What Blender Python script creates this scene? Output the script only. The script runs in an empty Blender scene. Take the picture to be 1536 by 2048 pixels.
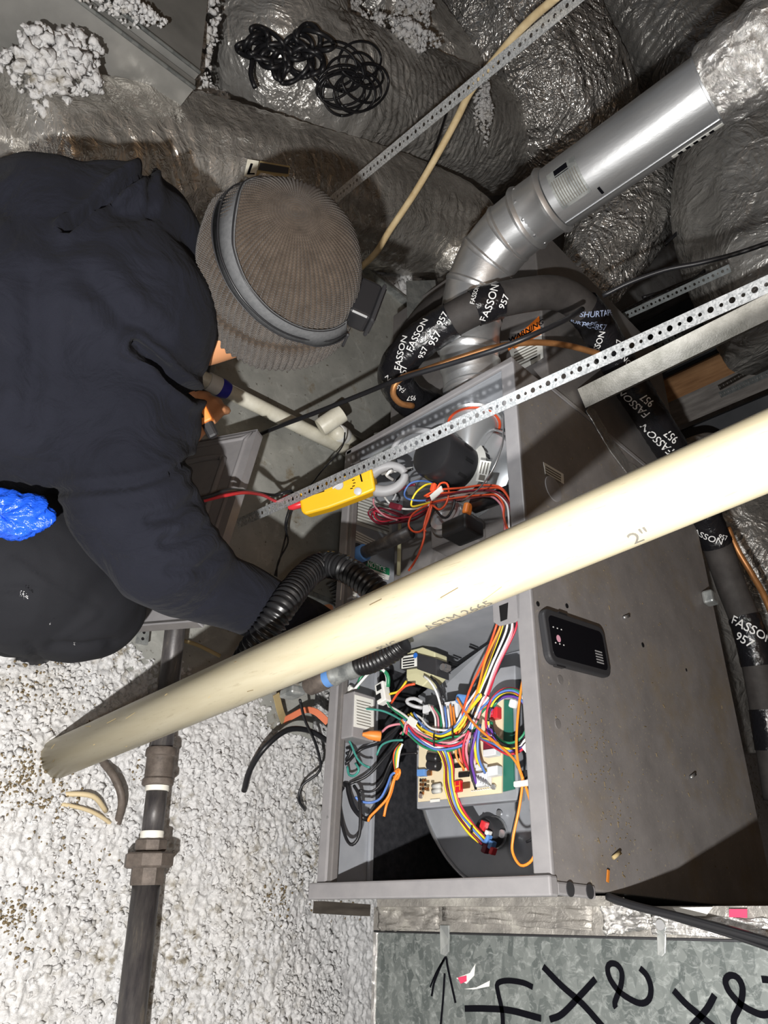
import bpy, math, random
import numpy as np
from mathutils import Vector, Matrix, Quaternion

random.seed(7)
RNG = np.random.default_rng(7)
SC = bpy.context.scene
COL = SC.collection

# ---------------------------------------------------------------- camera
# world axes: +X into the furnace, +Y along the furnace, +Z up; the furnace's near lower front corner is the origin
W, H, F = 1536.0, 2048.0, 1479.0
CAM = np.array([-0.87602566, -0.06204371, 1.0232478])
RIGHT = np.array([0.7061425, 0.02903537, 0.70747419])
DOWN = np.array([0.37102495, -0.86617798, -0.33477784])
FWD = np.array([0.60307816, 0.49889143, -0.62241792])
cd = bpy.data.cameras.new('camera')
cam = bpy.data.objects.new('camera', cd)
COL.objects.link(cam)
m = Matrix(((RIGHT[0], -DOWN[0], -FWD[0], CAM[0]), (RIGHT[1], -DOWN[1], -FWD[1], CAM[1]),
            (RIGHT[2], -DOWN[2], -FWD[2], CAM[2]), (0, 0, 0, 1)))
cam.matrix_world = m
cd.sensor_fit = 'VERTICAL'
cd.sensor_height = 36.0
cd.lens = 36.0 * F / H
cd.clip_start = 0.02
cd.clip_end = 60
SC.camera = cam

# ---------------------------------------------------------------- light
SC.view_settings.view_transform = 'Standard'
SC.view_settings.look = 'None'
SC.view_settings.exposure = 0.40
SC.view_settings.gamma = 1.0
SC.view_settings.use_curve_mapping = False
wd = bpy.data.worlds.new('attic_air')
SC.world = wd
wd.use_nodes = True
wd.node_tree.nodes['Background'].inputs[0].default_value = (0.80, 0.88, 1.0, 1)
wd.node_tree.nodes['Background'].inputs[1].default_value = 0.06
# the second worker's headlamp, behind the phone
LAMP = Vector((-1.0, -0.37, 1.04))
ld = bpy.data.lights.new('work_headlamp', 'POINT')
ld.energy = 100
ld.color = (1.0, 0.98, 0.95)
ld.shadow_soft_size = 0.012
lo = bpy.data.objects.new('work_headlamp', ld)
lo.location = LAMP
COL.objects.link(lo)
# weak fill light added beside the lens to lift the shadows
fd = bpy.data.lights.new('lens_fill', 'POINT')
fd.energy = 3.5
fd.color = (1.0, 0.98, 0.95)
fd.shadow_soft_size = 0.01
fo = bpy.data.objects.new('lens_fill', fd)
fo.location = Vector(CAM - FWD * 0.01 + RIGHT * 0.03 + DOWN * 0.01)
COL.objects.link(fo)

# ---------------------------------------------------------------- helpers
def ray(px, py):
    return ((px - W / 2) * RIGHT + (py - H / 2) * DOWN) / F + FWD
def PD(px, py, d):                     # point seen at a pixel, at a depth along the optical axis
    return CAM + d * ray(px, py)
def P(px, py, ax, v):                  # point seen at a pixel, on a plane x|y|z = v
    i = 'xyz'.index(ax)
    r = ray(px, py)
    return CAM + (v - CAM[i]) / r[i] * r
def depth(p):
    return float(np.dot(np.asarray(p, float) - CAM, FWD))
def nrm(v):
    v = np.asarray(v, float)
    return v / (np.linalg.norm(v) + 1e-12)

def obj(name, verts, faces, mat=None, parent=None, smooth=False, mats=None, fmat=None, uv=None):
    v = np.asarray(verts, float).reshape(-1, 3)
    c = (v.min(0) + v.max(0)) / 2
    me = bpy.data.meshes.new(name)
    me.from_pydata((v - c).tolist(), [], [list(map(int, f)) for f in faces])
    if mats:
        for q in mats:
            me.materials.append(M(q))
        if fmat is not None:
            me.polygons.foreach_set('material_index', np.asarray(fmat, np.int32))
    else:
        me.materials.append(M(mat))
    if smooth:
        me.polygons.foreach_set('use_smooth', np.ones(len(me.polygons), bool))
    if uv is not None:
        l = me.uv_layers.new(name='UVMap')
        li = np.zeros(len(me.loops), np.int32)
        me.loops.foreach_get('vertex_index', li)
        l.data.foreach_set('uv', np.asarray(uv, np.float32)[li].ravel())
    me.update()
    o = bpy.data.objects.new(name, me)
    COL.objects.link(o)
    if parent is not None:
        o.parent = parent
        o.location = Vector(c) - world_loc(parent)
    else:
        o.location = Vector(c)
    return o

def world_loc(o):
    l = Vector(o.location)
    while o.parent is not None:
        o = o.parent
        l = l + Vector(o.location)
    return l

def tag(o, label=None, cat=None, group=None, kind=None):
    if label: o['label'] = label
    if cat: o['category'] = cat
    if group: o['group'] = group
    if kind: o['kind'] = kind
    return o

def thing(name, loc, label, cat, group=None):
    o = bpy.data.objects.new(name, None)
    o.location = Vector(loc)
    o.empty_display_size = 0.05
    COL.objects.link(o)
    return tag(o, label, cat, group)

def dup(o, offset=(0, 0, 0), parent=None):
    c = o.copy()
    COL.objects.link(c)
    if parent is not None: c.parent = parent
    c.location = Vector(o.location) + Vector(offset)
    for ch in o.children:
        dup(ch, (0, 0, 0), c)
    return c

def merge(parts):
    V, Fc, n = [], [], 0
    for v, f in parts:
        v = np.asarray(v, float).reshape(-1, 3)
        V.append(v)
        Fc += [[i + n for i in q] for q in f]
        n += len(v)
    return np.concatenate(V), Fc

def boxm(lo, hi):
    x0, y0, z0 = lo; x1, y1, z1 = hi
    v = [(x0, y0, z0), (x1, y0, z0), (x1, y1, z0), (x0, y1, z0), (x0, y0, z1), (x1, y0, z1), (x1, y1, z1), (x0, y1, z1)]
    f = [(0, 3, 2, 1), (4, 5, 6, 7), (0, 1, 5, 4), (1, 2, 6, 5), (2, 3, 7, 6), (3, 0, 4, 7)]
    return np.array(v, float), f

def bevel(o, w=0.002, seg=2):
    b = o.modifiers.new('bevel', 'BEVEL')
    b.width = w; b.segments = seg; b.limit_method = 'ANGLE'
    return o

def box(name, lo, hi, mat, parent=None, bev=0.0):
    lo, hi = np.minimum(lo, hi), np.maximum(lo, hi)
    v, f = boxm(lo, hi)
    o = obj(name, v, f, mat, parent)
    if bev: bevel(o, bev)
    return o

def frame_box(c, ax, ay, az, sx, sy, sz):       # oriented box
    c = np.asarray(c, float); ax, ay, az = nrm(ax), nrm(ay), nrm(az)
    v, f = boxm((-sx / 2, -sy / 2, -sz / 2), (sx / 2, sy / 2, sz / 2))
    return c + v[:, :1] * ax + v[:, 1:2] * ay + v[:, 2:3] * az, f

def smooth_path(pts, step=0.01, closed=False):
    p = np.asarray(pts, float)
    if len(p) == 2:
        n = max(2, int(np.linalg.norm(p[1] - p[0]) / step) + 1)
        t = np.linspace(0, 1, n)[:, None]
        return p[0] * (1 - t) + p[1] * t
    if closed:
        q = np.vstack([p[-1], p, p[0], p[1]])
    else:
        q = np.vstack([2 * p[0] - p[1], p, 2 * p[-1] - p[-2]])
    out = []
    for i in range(1, len(q) - 2):
        a, b, c, d = q[i - 1], q[i], q[i + 1], q[i + 2]
        n = max(2, int(np.linalg.norm(c - b) / step) + 1)
        t = np.linspace(0, 1, n, endpoint=False)[:, None]
        out.append(0.5 * ((2 * b) + (-a + c) * t + (2 * a - 5 * b + 4 * c - d) * t ** 2 + (-a + 3 * b - 3 * c + d) * t ** 3))
    if not closed: out.append(p[-1:])
    return np.vstack(out)

def frames(path):
    p = np.asarray(path, float)
    t = np.gradient(p, axis=0)
    t /= np.linalg.norm(t, axis=1)[:, None] + 1e-12
    a = np.array([0, 0, 1.0]) if abs(t[0][2]) < 0.9 else np.array([1.0, 0, 0])
    n = nrm(a - np.dot(a, t[0]) * t[0])
    N = [n]
    for i in range(1, len(p)):
        n = N[-1] - np.dot(N[-1], t[i]) * t[i]
        N.append(nrm(n))
    N = np.array(N)
    return t, N, np.cross(t, N)

def tubem(path, r, n=10, caps=True, disp=None):
    p = np.asarray(path, float)
    t, N, B = frames(p)
    k = len(p)
    th = np.arange(n) * 2 * np.pi / n
    R = np.broadcast_to(np.asarray(r, float).reshape(-1, 1) if np.ndim(r) else np.full((k, 1), r), (k, n)).copy()
    if disp is not None: R = R + disp
    v = p[:, None, :] + R[..., None] * (np.cos(th)[None, :, None] * N[:, None, :] + np.sin(th)[None, :, None] * B[:, None, :])
    v = v.reshape(-1, 3)
    f = []
    for i in range(k - 1):
        for j in range(n):
            a, b = i * n + j, i * n + (j + 1) % n
            f.append((a, b, b + n, a + n))
    if caps:
        f.append(tuple(range(n - 1, -1, -1)))
        f.append(tuple(range((k - 1) * n, k * n)))
    return v, f

def tube(name, pts, r, mat, parent=None, n=10, step=0.01, smooth_pts=True, closed=False, smooth=True):
    path = smooth_path(pts, step, closed) if smooth_pts else np.asarray(pts, float)
    if closed: path = np.vstack([path, path[:1]])
    v, f = tubem(path, r, n)
    return obj(name, v, f, mat, parent, smooth)

def lathem(prof, o, d, n=32, cap=True):          # prof: (radius, distance along d)
    o = np.asarray(o, float); d = nrm(d)
    a = np.array([0, 0, 1.0]) if abs(d[2]) < 0.9 else np.array([1.0, 0, 0])
    u = nrm(a - np.dot(a, d) * d); w = np.cross(d, u)
    th = np.arange(n) * 2 * np.pi / n
    v = []
    for r, s in prof:
        v.append(o + d * s + r * (np.cos(th)[:, None] * u + np.sin(th)[:, None] * w))
    v = np.vstack(v)
    f = []
    for i in range(len(prof) - 1):
        for j in range(n):
            p, q = i * n + j, i * n + (j + 1) % n
            f.append((p, q, q + n, p + n))
    if cap:
        f.append(tuple(range(n - 1, -1, -1)))
        f.append(tuple(range((len(prof) - 1) * n, len(prof) * n)))
    return v, f

def lathe(name, prof, o, d, mat, parent=None, n=32, smooth=True, cap=True):
    v, f = lathem(prof, o, d, n, cap)
    ob = obj(name, v, f, mat, parent, smooth)
    if smooth: sharp(ob)
    return ob

def sharp(o, ang=35):
    try:
        o.data.set_sharp_from_angle(angle=math.radians(ang))
    except Exception:
        pass
    return o

def slabm(poly, normal, th):                     # planar polygon given thickness along -normal
    p = np.asarray(poly, float); nn = nrm(normal)
    k = len(p)
    v = np.vstack([p, p - nn * th])
    f = [tuple(range(k)), tuple(range(2 * k - 1, k - 1, -1))]
    for i in range(k):
        j = (i + 1) % k
        f.append((i, i + k, j + k, j))
    return v, f
def slab(name, poly, normal, th, mat, parent=None, bev=0):
    v, f = slabm(poly, normal, th)
    o = obj(name, v, f, mat, parent)
    if bev: bevel(o, bev)
    return o

_tc = {}
def textm(s, size=1.0):
    if s not in _tc:
        cu = bpy.data.curves.new('t', 'FONT')
        cu.body = s; cu.size = 1.0; cu.align_x = 'CENTER'; cu.align_y = 'CENTER'
        cu.resolution_u = 3
        o = bpy.data.objects.new('t', cu)
        COL.objects.link(o)
        dg = bpy.context.evaluated_depsgraph_get()
        me = bpy.data.meshes.new_from_object(o.evaluated_get(dg))
        v = np.array([tuple(x.co) for x in me.vertices]).reshape(-1, 3)
        f = [tuple(p.vertices) for p in me.polygons]
        bpy.data.objects.remove(o); bpy.data.meshes.remove(me); bpy.data.curves.remove(cu)
        _tc[s] = (v, f)
    v, f = _tc[s]
    return v * size, f
def flat_text(name, s, c, u, w, size, mat, parent, off=0.0006, xs=1.0, bold=0):
    v, f = textm(s, size)
    u, w = nrm(u), nrm(w); nn = np.cross(u, w)
    parts = []
    for dx in ([0] if not bold else [-bold, 0, bold]):
        parts.append((np.asarray(c, float) + (v[:, :1] * xs + dx) * u + v[:, 1:2] * w + nn * (off + dx * .05), f))
    vv, ff = merge(parts)
    return obj(name, vv, ff, mat, parent)

def perlin(x, y, seed=0):
    rs = np.random.RandomState(seed)
    g = rs.rand(256) * 2 * np.pi
    pm = rs.permutation(256)
    xi = np.floor(x).astype(int); yi = np.floor(y).astype(int)
    xf, yf = x - xi, y - yi
    u = xf * xf * xf * (xf * (xf * 6 - 15) + 10); v = yf * yf * yf * (yf * (yf * 6 - 15) + 10)
    def gr(ix, iy, dx, dy):
        a = g[pm[(ix + pm[iy & 255]) & 255]]
        return np.cos(a) * dx + np.sin(a) * dy
    n00 = gr(xi, yi, xf, yf); n10 = gr(xi + 1, yi, xf - 1, yf)
    n01 = gr(xi, yi + 1, xf, yf - 1); n11 = gr(xi + 1, yi + 1, xf - 1, yf - 1)
    return (n00 * (1 - u) + n10 * u) * (1 - v) + (n01 * (1 - u) + n11 * u) * v
def worley(x, y, seed=0):
    rs = np.random.RandomState(seed)
    jx, jy, pm = rs.rand(256), rs.rand(256), rs.permutation(256)
    xi = np.floor(x).astype(int); yi = np.floor(y).astype(int)
    best = np.full(x.shape, 9.0)
    for dx in (-1, 0, 1):
        for dy in (-1, 0, 1):
            h = pm[(xi + dx + pm[(yi + dy) & 255]) & 255]
            d = (xi + dx + jx[h] - x) ** 2 + (yi + dy + jy[h] - y) ** 2
            best = np.minimum(best, d)
    return np.sqrt(best)
# ---------------------------------------------------------------- materials
_M = {}
def M(name):
    if name in _M: return _M[name]
    mt = bpy.data.materials.new(name)
    mt.use_nodes = True
    _M[name] = mt
    build_mat(name, mt)
    return mt

class NT:
    def __init__(s, mt):
        s.t = mt.node_tree
        s.b = s.t.nodes['Principled BSDF']
        s.tc = s.t.nodes.new('ShaderNodeTexCoord')
    def n(s, ty, **kw):
        nd = s.t.nodes.new(ty)
        for k, v in kw.items():
            if k.startswith('i_'):
                key = k[2:].replace('_', ' ')
                nd.inputs[key].default_value = v
            else:
                setattr(nd, k, v)
        return nd
    def l(s, a, b): s.t.links.new(a, b)
    def coord(s, scale=(1, 1, 1), kind='Object'):
        mp = s.n('ShaderNodeMapping')
        mp.inputs['Scale'].default_value = scale
        s.l(s.tc.outputs[kind], mp.inputs['Vector'])
        return mp.outputs[0]
    def noise(s, scale, detail=4, rough=.6, vec=None, dist=0):
        nd = s.n('ShaderNodeTexNoise', i_Scale=scale, i_Detail=detail, i_Roughness=rough, i_Distortion=dist)
        s.l(vec if vec is not None else s.tc.outputs['Object'], nd.inputs['Vector'])
        return nd.outputs['Fac']
    def vor(s, scale, vec=None, out='Distance', feature='F1'):
        nd = s.n('ShaderNodeTexVoronoi', feature=feature, i_Scale=scale)
        s.l(vec if vec is not None else s.tc.outputs['Object'], nd.inputs['Vector'])
        return nd.outputs[out]
    def ramp(s, fac, stops):
        r = s.n('ShaderNodeValToRGB')
        e = r.color_ramp.elements
        while len(e) < len(stops): e.new(.5)
        for q, (p, c) in zip(e, stops):
            q.position = p
            q.color = (c, c, c, 1) if np.isscalar(c) else (*c, 1)
        s.l(fac, r.inputs[0])
        return r.outputs[0]
    def mix(s, fac, a, b, mode='MIX'):
        x = s.n('ShaderNodeMix', data_type='RGBA', blend_type=mode)
        for i, v in ((6, a), (7, b)):
            if isinstance(v, tuple): x.inputs[i].default_value = (*v, 1)
            else: s.l(v, x.inputs[i])
        if np.isscalar(fac): x.inputs[0].default_value = fac
        else: s.l(fac, x.inputs[0])
        return x.outputs[2]
    def color(s, c):
        if isinstance(c, tuple): s.b.inputs['Base Color'].default_value = (*c, 1)
        else: s.l(c, s.b.inputs['Base Color'])
    def bump(s, h, strength=.5, dist=.002, prev=None):
        b = s.n('ShaderNodeBump', i_Strength=strength, i_Distance=dist)
        s.l(h, b.inputs['Height'])
        if prev is not None: s.l(prev, b.inputs['Normal'])
        s.l(b.outputs[0], s.b.inputs['Normal'])
        return b.outputs[0]
    def set(s, rough=None, metal=None, spec=None, **kw):
        if rough is not None: s.b.inputs['Roughness'].default_value = rough
        if metal is not None: s.b.inputs['Metallic'].default_value = metal
        if spec is not None: s.b.inputs['Specular IOR Level'].default_value = spec
        for k, v in kw.items(): s.b.inputs[k].default_value = v

PLAIN = {  # colour, roughness, metallic, specular
    'white_wire': ((.78, .78, .76), .4, 0, .5), 'yellow_wire': ((.85, .62, .03), .4, 0, .5), 'orange_wire': ((.85, .25, .03), .4, 0, .5),
    'red_wire': ((.55, .03, .06), .4, 0, .5), 'redorange_wire': ((.75, .09, .03), .4, 0, .5), 'blue_wire': ((.10, .20, .52), .4, 0, .5),
    'green_wire': ((.02, .22, .10), .4, 0, .5), 'purple_wire': ((.13, .05, .32), .4, 0, .5), 'black_wire': ((.012, .012, .014), .4, 0, .5),
    'brown_wire': ((.12, .05, .02), .4, 0, .5), 'pink_wire': ((.65, .25, .30), .4, 0, .5), 'maroon_wire': ((.16, .015, .03), .45, 0, .5),
    'tan_wire': ((.55, .45, .28), .5, 0, .4), 'grey_wire': ((.45, .46, .48), .4, 0, .5), 'teal_wire': ((.05, .26, .22), .4, 0, .5),
    'black_plastic': ((.018, .018, .020), .34, 0, .5), 'dark_plastic': ((.03, .03, .033), .5, 0, .5), 'grey_plastic': ((.30, .30, .31), .5, 0, .5),
    'white_plastic': ((.75, .75, .72), .45, 0, .5), 'yellow_plastic': ((.90, .50, .01), .42, 0, .5), 'orange_plastic': ((.85, .24, .04), .45, 0, .5),
    'red_plastic': ((.65, .03, .04), .35, 0, .5), 'blue_plastic': ((.12, .28, .62), .4, 0, .5), 'screen_glass': ((.006, .006, .008), .12, 0, .6),
    'ink': ((.004, .004, .006), .9, 0, .05), 'grey_ink': ((.16, .15, .13), .7, 0, .3), 'label_paper': ((.72, .72, .68), .6, 0, .3), 'warn_orange': ((.85, .20, .02), .55, 0, .3),
    'notice_green': ((.02, .20, .09), .55, 0, .3), 'tape_print': ((.75, .75, .74), .5, 0, .3), 'tape_print_blue': ((.35, .42, .60), .5, 0, .3),
    'pcb': ((.72, .62, .43), .5, 0, .5), 'pcb_green': ((.02, .14, .10), .45, 0, .5), 'display_red': ((.55, .01, .02), .3, 0, .5),
    'chip': ((.008, .008, .009), .5, 0, .4), 'relay_white': ((.66, .67, .69), .4, 0, .5), 'bobbin': ((.56, .54, .34), .5, 0, .4),
    'sticker_blue': ((.03, .16, .60), .5, 0, .4), 'gasket_red': ((.60, .07, .02), .6, 0, .3), 'skin': ((.58, .27, .13), .5, 0, .4),
    'hair': ((.012, .01, .009), .7, 0, .3), 'sticker_pink': ((.62, .05, .12), .5, 0, .4), 'rust_leaf': ((.45, .15, .02), .8, 0, .2),
    'debris': ((.17, .13, .075), .9, 0, .1), 'strap_orange': ((.62, .18, .09), .7, 0, .2), 'strap_tan': ((.40, .31, .16), .8, 0, .2),
    'lint_white': ((.8, .8, .8), .9, 0, .1), 'blue_tape': ((.03, .03, .42), .4, 0, .5), 'dial_grey': ((.55, .56, .58), .4, 0, .5), 'copper_wire_end': ((.55, .25, .10), .4, 1, .5),
    'brush_nickel': ((.62, .63, .64), .35, .9, .5), 'screen_pink': ((.7, .35, .45), .5, 0, .3), 'vent_grey': ((.5, .5, .47), .5, 0, .4), 'pipe_thread_tape': ((.75, .73, .66), .6, 0, .3),
}

def build_mat(name, mt):
    t = NT(mt)
    if name in PLAIN:
        c, r, me, sp = PLAIN[name]
        t.color(c); t.set(r, me, sp)
        return
    if name == 'cabinet_paint':
        n1 = t.noise(14, 6); n2 = t.noise(120, 4, .7)
        c = t.ramp(n1, [(.3, (.125, .118, .116)), (.7, (.175, .165, .162))])
        c = t.mix(t.ramp(n2, [(.55, 0.0), (.75, .35)]), c, (.26, .23, .19))
        t.color(c); t.set(.5, 0, .45)
        t.bump(t.noise(260, 2), .12, .001)
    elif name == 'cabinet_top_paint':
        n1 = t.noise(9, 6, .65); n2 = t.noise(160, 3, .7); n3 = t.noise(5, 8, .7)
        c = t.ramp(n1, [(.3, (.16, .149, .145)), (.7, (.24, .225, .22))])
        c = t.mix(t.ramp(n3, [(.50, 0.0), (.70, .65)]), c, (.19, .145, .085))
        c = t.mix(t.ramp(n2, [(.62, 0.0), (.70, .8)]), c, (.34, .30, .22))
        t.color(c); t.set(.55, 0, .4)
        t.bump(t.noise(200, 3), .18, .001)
    elif name == 'trim_paint':
        c = t.ramp(t.noise(40, 4), [(.3, (.235, .228, .235)), (.7, (.275, .265, .27))])
        t.color(c); t.set(.42, 0, .5)
    elif name == 'inner_steel':
        c = t.ramp(t.noise(12, 5), [(.3, (.30, .315, .345)), (.7, (.40, .415, .445))])
        t.color(c); t.set(.36, .25, .5)
        t.bump(t.noise(60, 3), .08, .001)
    elif name == 'dark_liner':
        c = t.ramp(t.noise(80, 5), [(.3, (.012, .013, .016)), (.75, (.035, .035, .04))])
        t.color(c); t.set(.85, 0, .2); t.bump(t.noise(300, 3), .4, .001)
    elif name == 'galvanized':
        v = t.vor(55, t.coord((1, 1, 1)), 'Color')
        sp = t.n('ShaderNodeSeparateColor'); t.l(v, sp.inputs[0])
        c = t.ramp(sp.outputs[0], [(.0, (.24, .255, .255)), (1, (.40, .415, .40))])
        st = t.noise(40, 5, .7, t.coord((1, .35, 1)))
        c = t.mix(t.ramp(st, [(.45, 0.0), (.7, .6)]), c, (.62, .64, .62))
        t.color(c); t.set(.42, .55, .5)
        t.bump(st, .15, .001)
    elif name == 'plenum_galvanized':
        st = t.noise(70, 5, .7, t.coord((1, 1.2, 1)), 1.2)
        v = t.vor(90, t.coord((1, .6, 1)), 'Color')
        sp = t.n('ShaderNodeSeparateColor'); t.l(v, sp.inputs[0])
        c = t.ramp(sp.outputs[0], [(0, (.095, .110, .106)), (1, (.215, .235, .225))])
        c = t.mix(t.ramp(st, [(.5, 0.0), (.72, .85)]), c, (.42, .445, .43))
        c = t.mix(t.ramp(t.noise(12, 3), [(.4, .0), (.7, .35)]), c, (.14, .155, .15))
        t.color(c); t.set(.5, .4, .5)
    elif name == 'strap_galvanized':
        v = t.vor(420, t.tc.outputs['Object'], 'Color')
        sp = t.n('ShaderNodeSeparateColor'); t.l(v, sp.inputs[0])
        c = t.ramp(sp.outputs[0], [(0, (.42, .44, .45)), (1, (.80, .82, .83))])
        t.color(c); t.set(.38, .65, .5)
    elif name == 'old_strap':
        c = t.ramp(t.noise(60, 4), [(.3, (.20, .22, .22)), (.7, (.36, .39, .40))])
        t.color(c); t.set(.5, .5, .5)
    elif name == 'flue_steel':
        c = t.ramp(t.noise(30, 3, .5, t.coord((1, 1, .3))), [(.3, (.60, .61, .62)), (.7, (.80, .81, .82))])
        t.color(c); t.set(.36, .85, .5)
        t.bump(t.noise(130, 3, .6, t.coord((1, 1, .35))), .22, .0012)
    elif name == 'bright_steel':
        t.color((.55, .56, .57)); t.set(.33, .70, .5)
        t.bump(t.noise(40, 3), .08, .001)
    elif name == 'brushed_bar':
        c = t.ramp(t.noise(25, 4, .7, t.coord((1, 1, 1))), [(.3, (.24, .23, .20)), (.7, (.42, .40, .36))])
        t.color(c); t.set(.4, .75, .5); t.bump(t.noise(300, 2), .3, .0006)
    elif name == 'foil_jacket':
        cr = t.ramp(t.noise(6, 3, .5, t.coord((1, 1, 1)), 2.2), [(.30, .0), (.5, 1.0), (.70, .0)])
        cr2 = t.ramp(t.noise(16, 2, .5, t.coord((1, 1, 1)), 2.4), [(.36, .0), (.5, 1.0), (.64, .0)])
        c = t.ramp(t.noise(5, 5), [(.3, (.50, .485, .46)), (.7, (.84, .825, .80))])
        t.color(c); t.set(.28, .74, .5)
        b = t.bump(cr, .6, .024)
        t.bump(cr2, .5, .010, b)
    elif name == 'foil_jacket_smooth':
        cr = t.ramp(t.noise(7, 3, .5, None, 1.6), [(.30, .0), (.5, 1.0), (.70, .0)])
        cr2 = t.ramp(t.noise(34, 3, .55, None, 1.4), [(.38, .0), (.5, 1.0), (.62, .0)])
        c = t.ramp(t.noise(5, 5), [(.3, (.44, .42, .385)), (.7, (.76, .735, .69))])
        t.color(c); t.set(.27, .72, .5)
        b = t.bump(cr, .35, .014)
        t.bump(cr2, .30, .004, b)
    elif name == 'foil_jacket_dull':
        cr = t.ramp(t.noise(8, 3, .5, None, 1.5), [(.30, .0), (.5, 1.0), (.70, .0)])
        cr2 = t.ramp(t.noise(30, 3, .55, None, 1.4), [(.34, .0), (.5, 1.0), (.66, .0)])
        c = t.ramp(t.noise(4, 5), [(.3, (.33, .32, .305)), (.7, (.57, .56, .535))])
        t.color(c); t.set(.36, .60, .5)
        b = t.bump(cr, .45, .016)
        t.bump(cr2, .25, .005, b)
    elif name == 'foil_tape':
        cr = t.noise(45, 6, .65, None, 1.8)
        t.color(t.ramp(t.noise(20, 4), [(.3, (.55, .54, .52)), (.7, (.80, .79, .77))])); t.set(.26, .85, .5)
        t.bump(cr, .7, .008)
    elif name == 'foil_tape_dirty':
        cr = t.noise(60, 6, .65, None, 1.4)
        c = t.ramp(t.noise(18, 5), [(.3, (.20, .19, .175)), (.55, (.36, .34, .31)), (.75, (.58, .56, .50))])
        t.color(c); t.set(.42, .45, .5); t.bump(cr, .5, .006)
    elif name == 'insulation':
        c = t.ramp(t.noise(140, 5, .75), [(.32, (.52, .518, .518)), (.6, (.72, .718, .72))])
        c = t.mix(t.ramp(t.noise(6, 4, .6), [(.5, 0.0), (.75, .35)]), c, (.66, .63, .58))
        d = t.noise(2.6, 7, .72)
        d2 = t.noise(55, 3, .6)
        dm = t.mix(1.0, t.ramp(d, [(.50, 0.0), (.62, 1.0)]), t.ramp(d2, [(.50, 0.0), (.66, .8)]), 'MULTIPLY')
        c = t.mix(dm, c, (.20, .165, .10))
        t.color(c); t.set(.95, 0, .1)
        b = t.bump(t.noise(230, 5, .75), .5, .005)
        t.bump(t.noise(700, 3, .7), .5, .002, b)
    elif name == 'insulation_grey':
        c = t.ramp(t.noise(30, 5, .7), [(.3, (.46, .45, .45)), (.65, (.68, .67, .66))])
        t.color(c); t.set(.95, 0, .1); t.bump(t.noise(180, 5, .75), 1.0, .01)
    elif name == 'plywood':
        c = t.ramp(t.noise(7, 6, .6, t.coord((1, 6, 1))), [(.3, (.10, .065, .035)), (.7, (.22, .15, .08))])
        t.color(c); t.set(.85, 0, .2); t.bump(t.noise(30, 4, .6, t.coord((1, 8, 1))), .3, .002)
    elif name == 'timber':
        c = t.ramp(t.noise(6, 6, .6, t.coord((8, 8, 1))), [(.3, (.20, .10, .045)), (.7, (.38, .21, .10))])
        t.color(c); t.set(.8, 0, .25)
    elif name == 'grey_timber':
        c = t.ramp(t.noise(8, 6, .6, t.coord((6, 6, 1))), [(.3, (.13, .12, .115)), (.7, (.28, .265, .25))])
        t.color(c); t.set(.85, 0, .2)
    elif name == 'dark_timber':
        c = t.ramp(t.noise(10, 6, .6, t.coord((1, 7, 1))), [(.3, (.022, .018, .015)), (.7, (.07, .06, .05))])
        t.color(c); t.set(.8, 0, .2)
    elif name == 'pan_steel':
        n1 = t.noise(7, 7, .7); n2 = t.noise(16, 6, .7, None, 1.0)
        c = t.ramp(n1, [(.3, (.29, .295, .275)), (.65, (.47, .47, .435))])
        c = t.mix(t.ramp(n2, [(.56, 0.0), (.72, .75)]), c, (.60, .61, .57))
        c = t.mix(t.ramp(t.noise(9, 6, .75), [(.58, 0.0), (.70, .8)]), c, (.24, .17, .08))
        c = t.mix(t.ramp(t.noise(90, 3), [(.66, 0.0), (.74, .8)]), c, (.06, .045, .025))
        t.color(c); t.set(.5, .3, .5)
    elif name == 'pvc_cream':
        n1 = t.noise(6, 5, .6, t.coord((12, 12, 1))); n2 = t.noise(24, 6, .7, t.coord((3, 3, 1)))
        c = t.ramp(n1, [(.3, (.46, .405, .275)), (.7, (.53, .48, .345))])
        c = t.mix(t.ramp(t.noise(30, 4, .7, t.coord((10, 10, .8))), [(.60, 0.0), (.68, .5)]), c, (.33, .28, .17))
        c = t.mix(t.ramp(n2, [(.70, 0.0), (.76, .6)]), c, (.30, .19, .06))
        t.color(c); t.set(.38, 0, .45)
    elif name == 'pvc_white':
        c = t.ramp(t.noise(30, 5, .7), [(.3, (.60, .57, .46)), (.7, (.76, .74, .64))])
        t.color(c); t.set(.4, 0, .45)
    elif name == 'black_iron':
        n1 = t.noise(20, 6, .7, t.coord((3, .5, 3)))
        c = t.ramp(n1, [(.35, (.035, .032, .036)), (.58, (.085, .078, .075)), (.75, (.22, .185, .14))])
        t.color(c); t.set(.45, .2, .5); t.bump(t.noise(200, 3), .2, .001)
    elif name == 'cast_iron':
        c = t.ramp(t.noise(60, 5, .7), [(.3, (.085, .07, .06)), (.7, (.17, .14, .12))])
        t.color(c); t.set(.6, .25, .4); t.bump(t.noise(300, 3), .3, .001)
    elif name == 'foam_black':
        c = t.ramp(t.noise(20, 5), [(.3, (.030, .027, .026)), (.7, (.062, .056, .053))])
        t.color(c); t.set(.7, 0, .3); t.bump(t.noise(400, 3), .15, .001)
    elif name == 'tape_black':
        t.color((.010, .010, .012)); t.set(.16, 0, .6)
        t.bump(t.noise(40, 5, .6, None, 1.5), .5, .006)
    elif name == 'copper':
        c = t.ramp(t.noise(25, 5), [(.3, (.30, .13, .045)), (.7, (.55, .26, .10))])
        t.color(c); t.set(.45, .6, .5)
    elif name == 'corrugated_black':
        t.color((.012, .012, .013)); t.set(.35, 0, .5)
    elif name == 'cloth_navy':
        c = t.ramp(t.noise(6, 5), [(.3, (.0078, .0085, .0135)), (.7, (.0115, .0124, .0190))])
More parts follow.
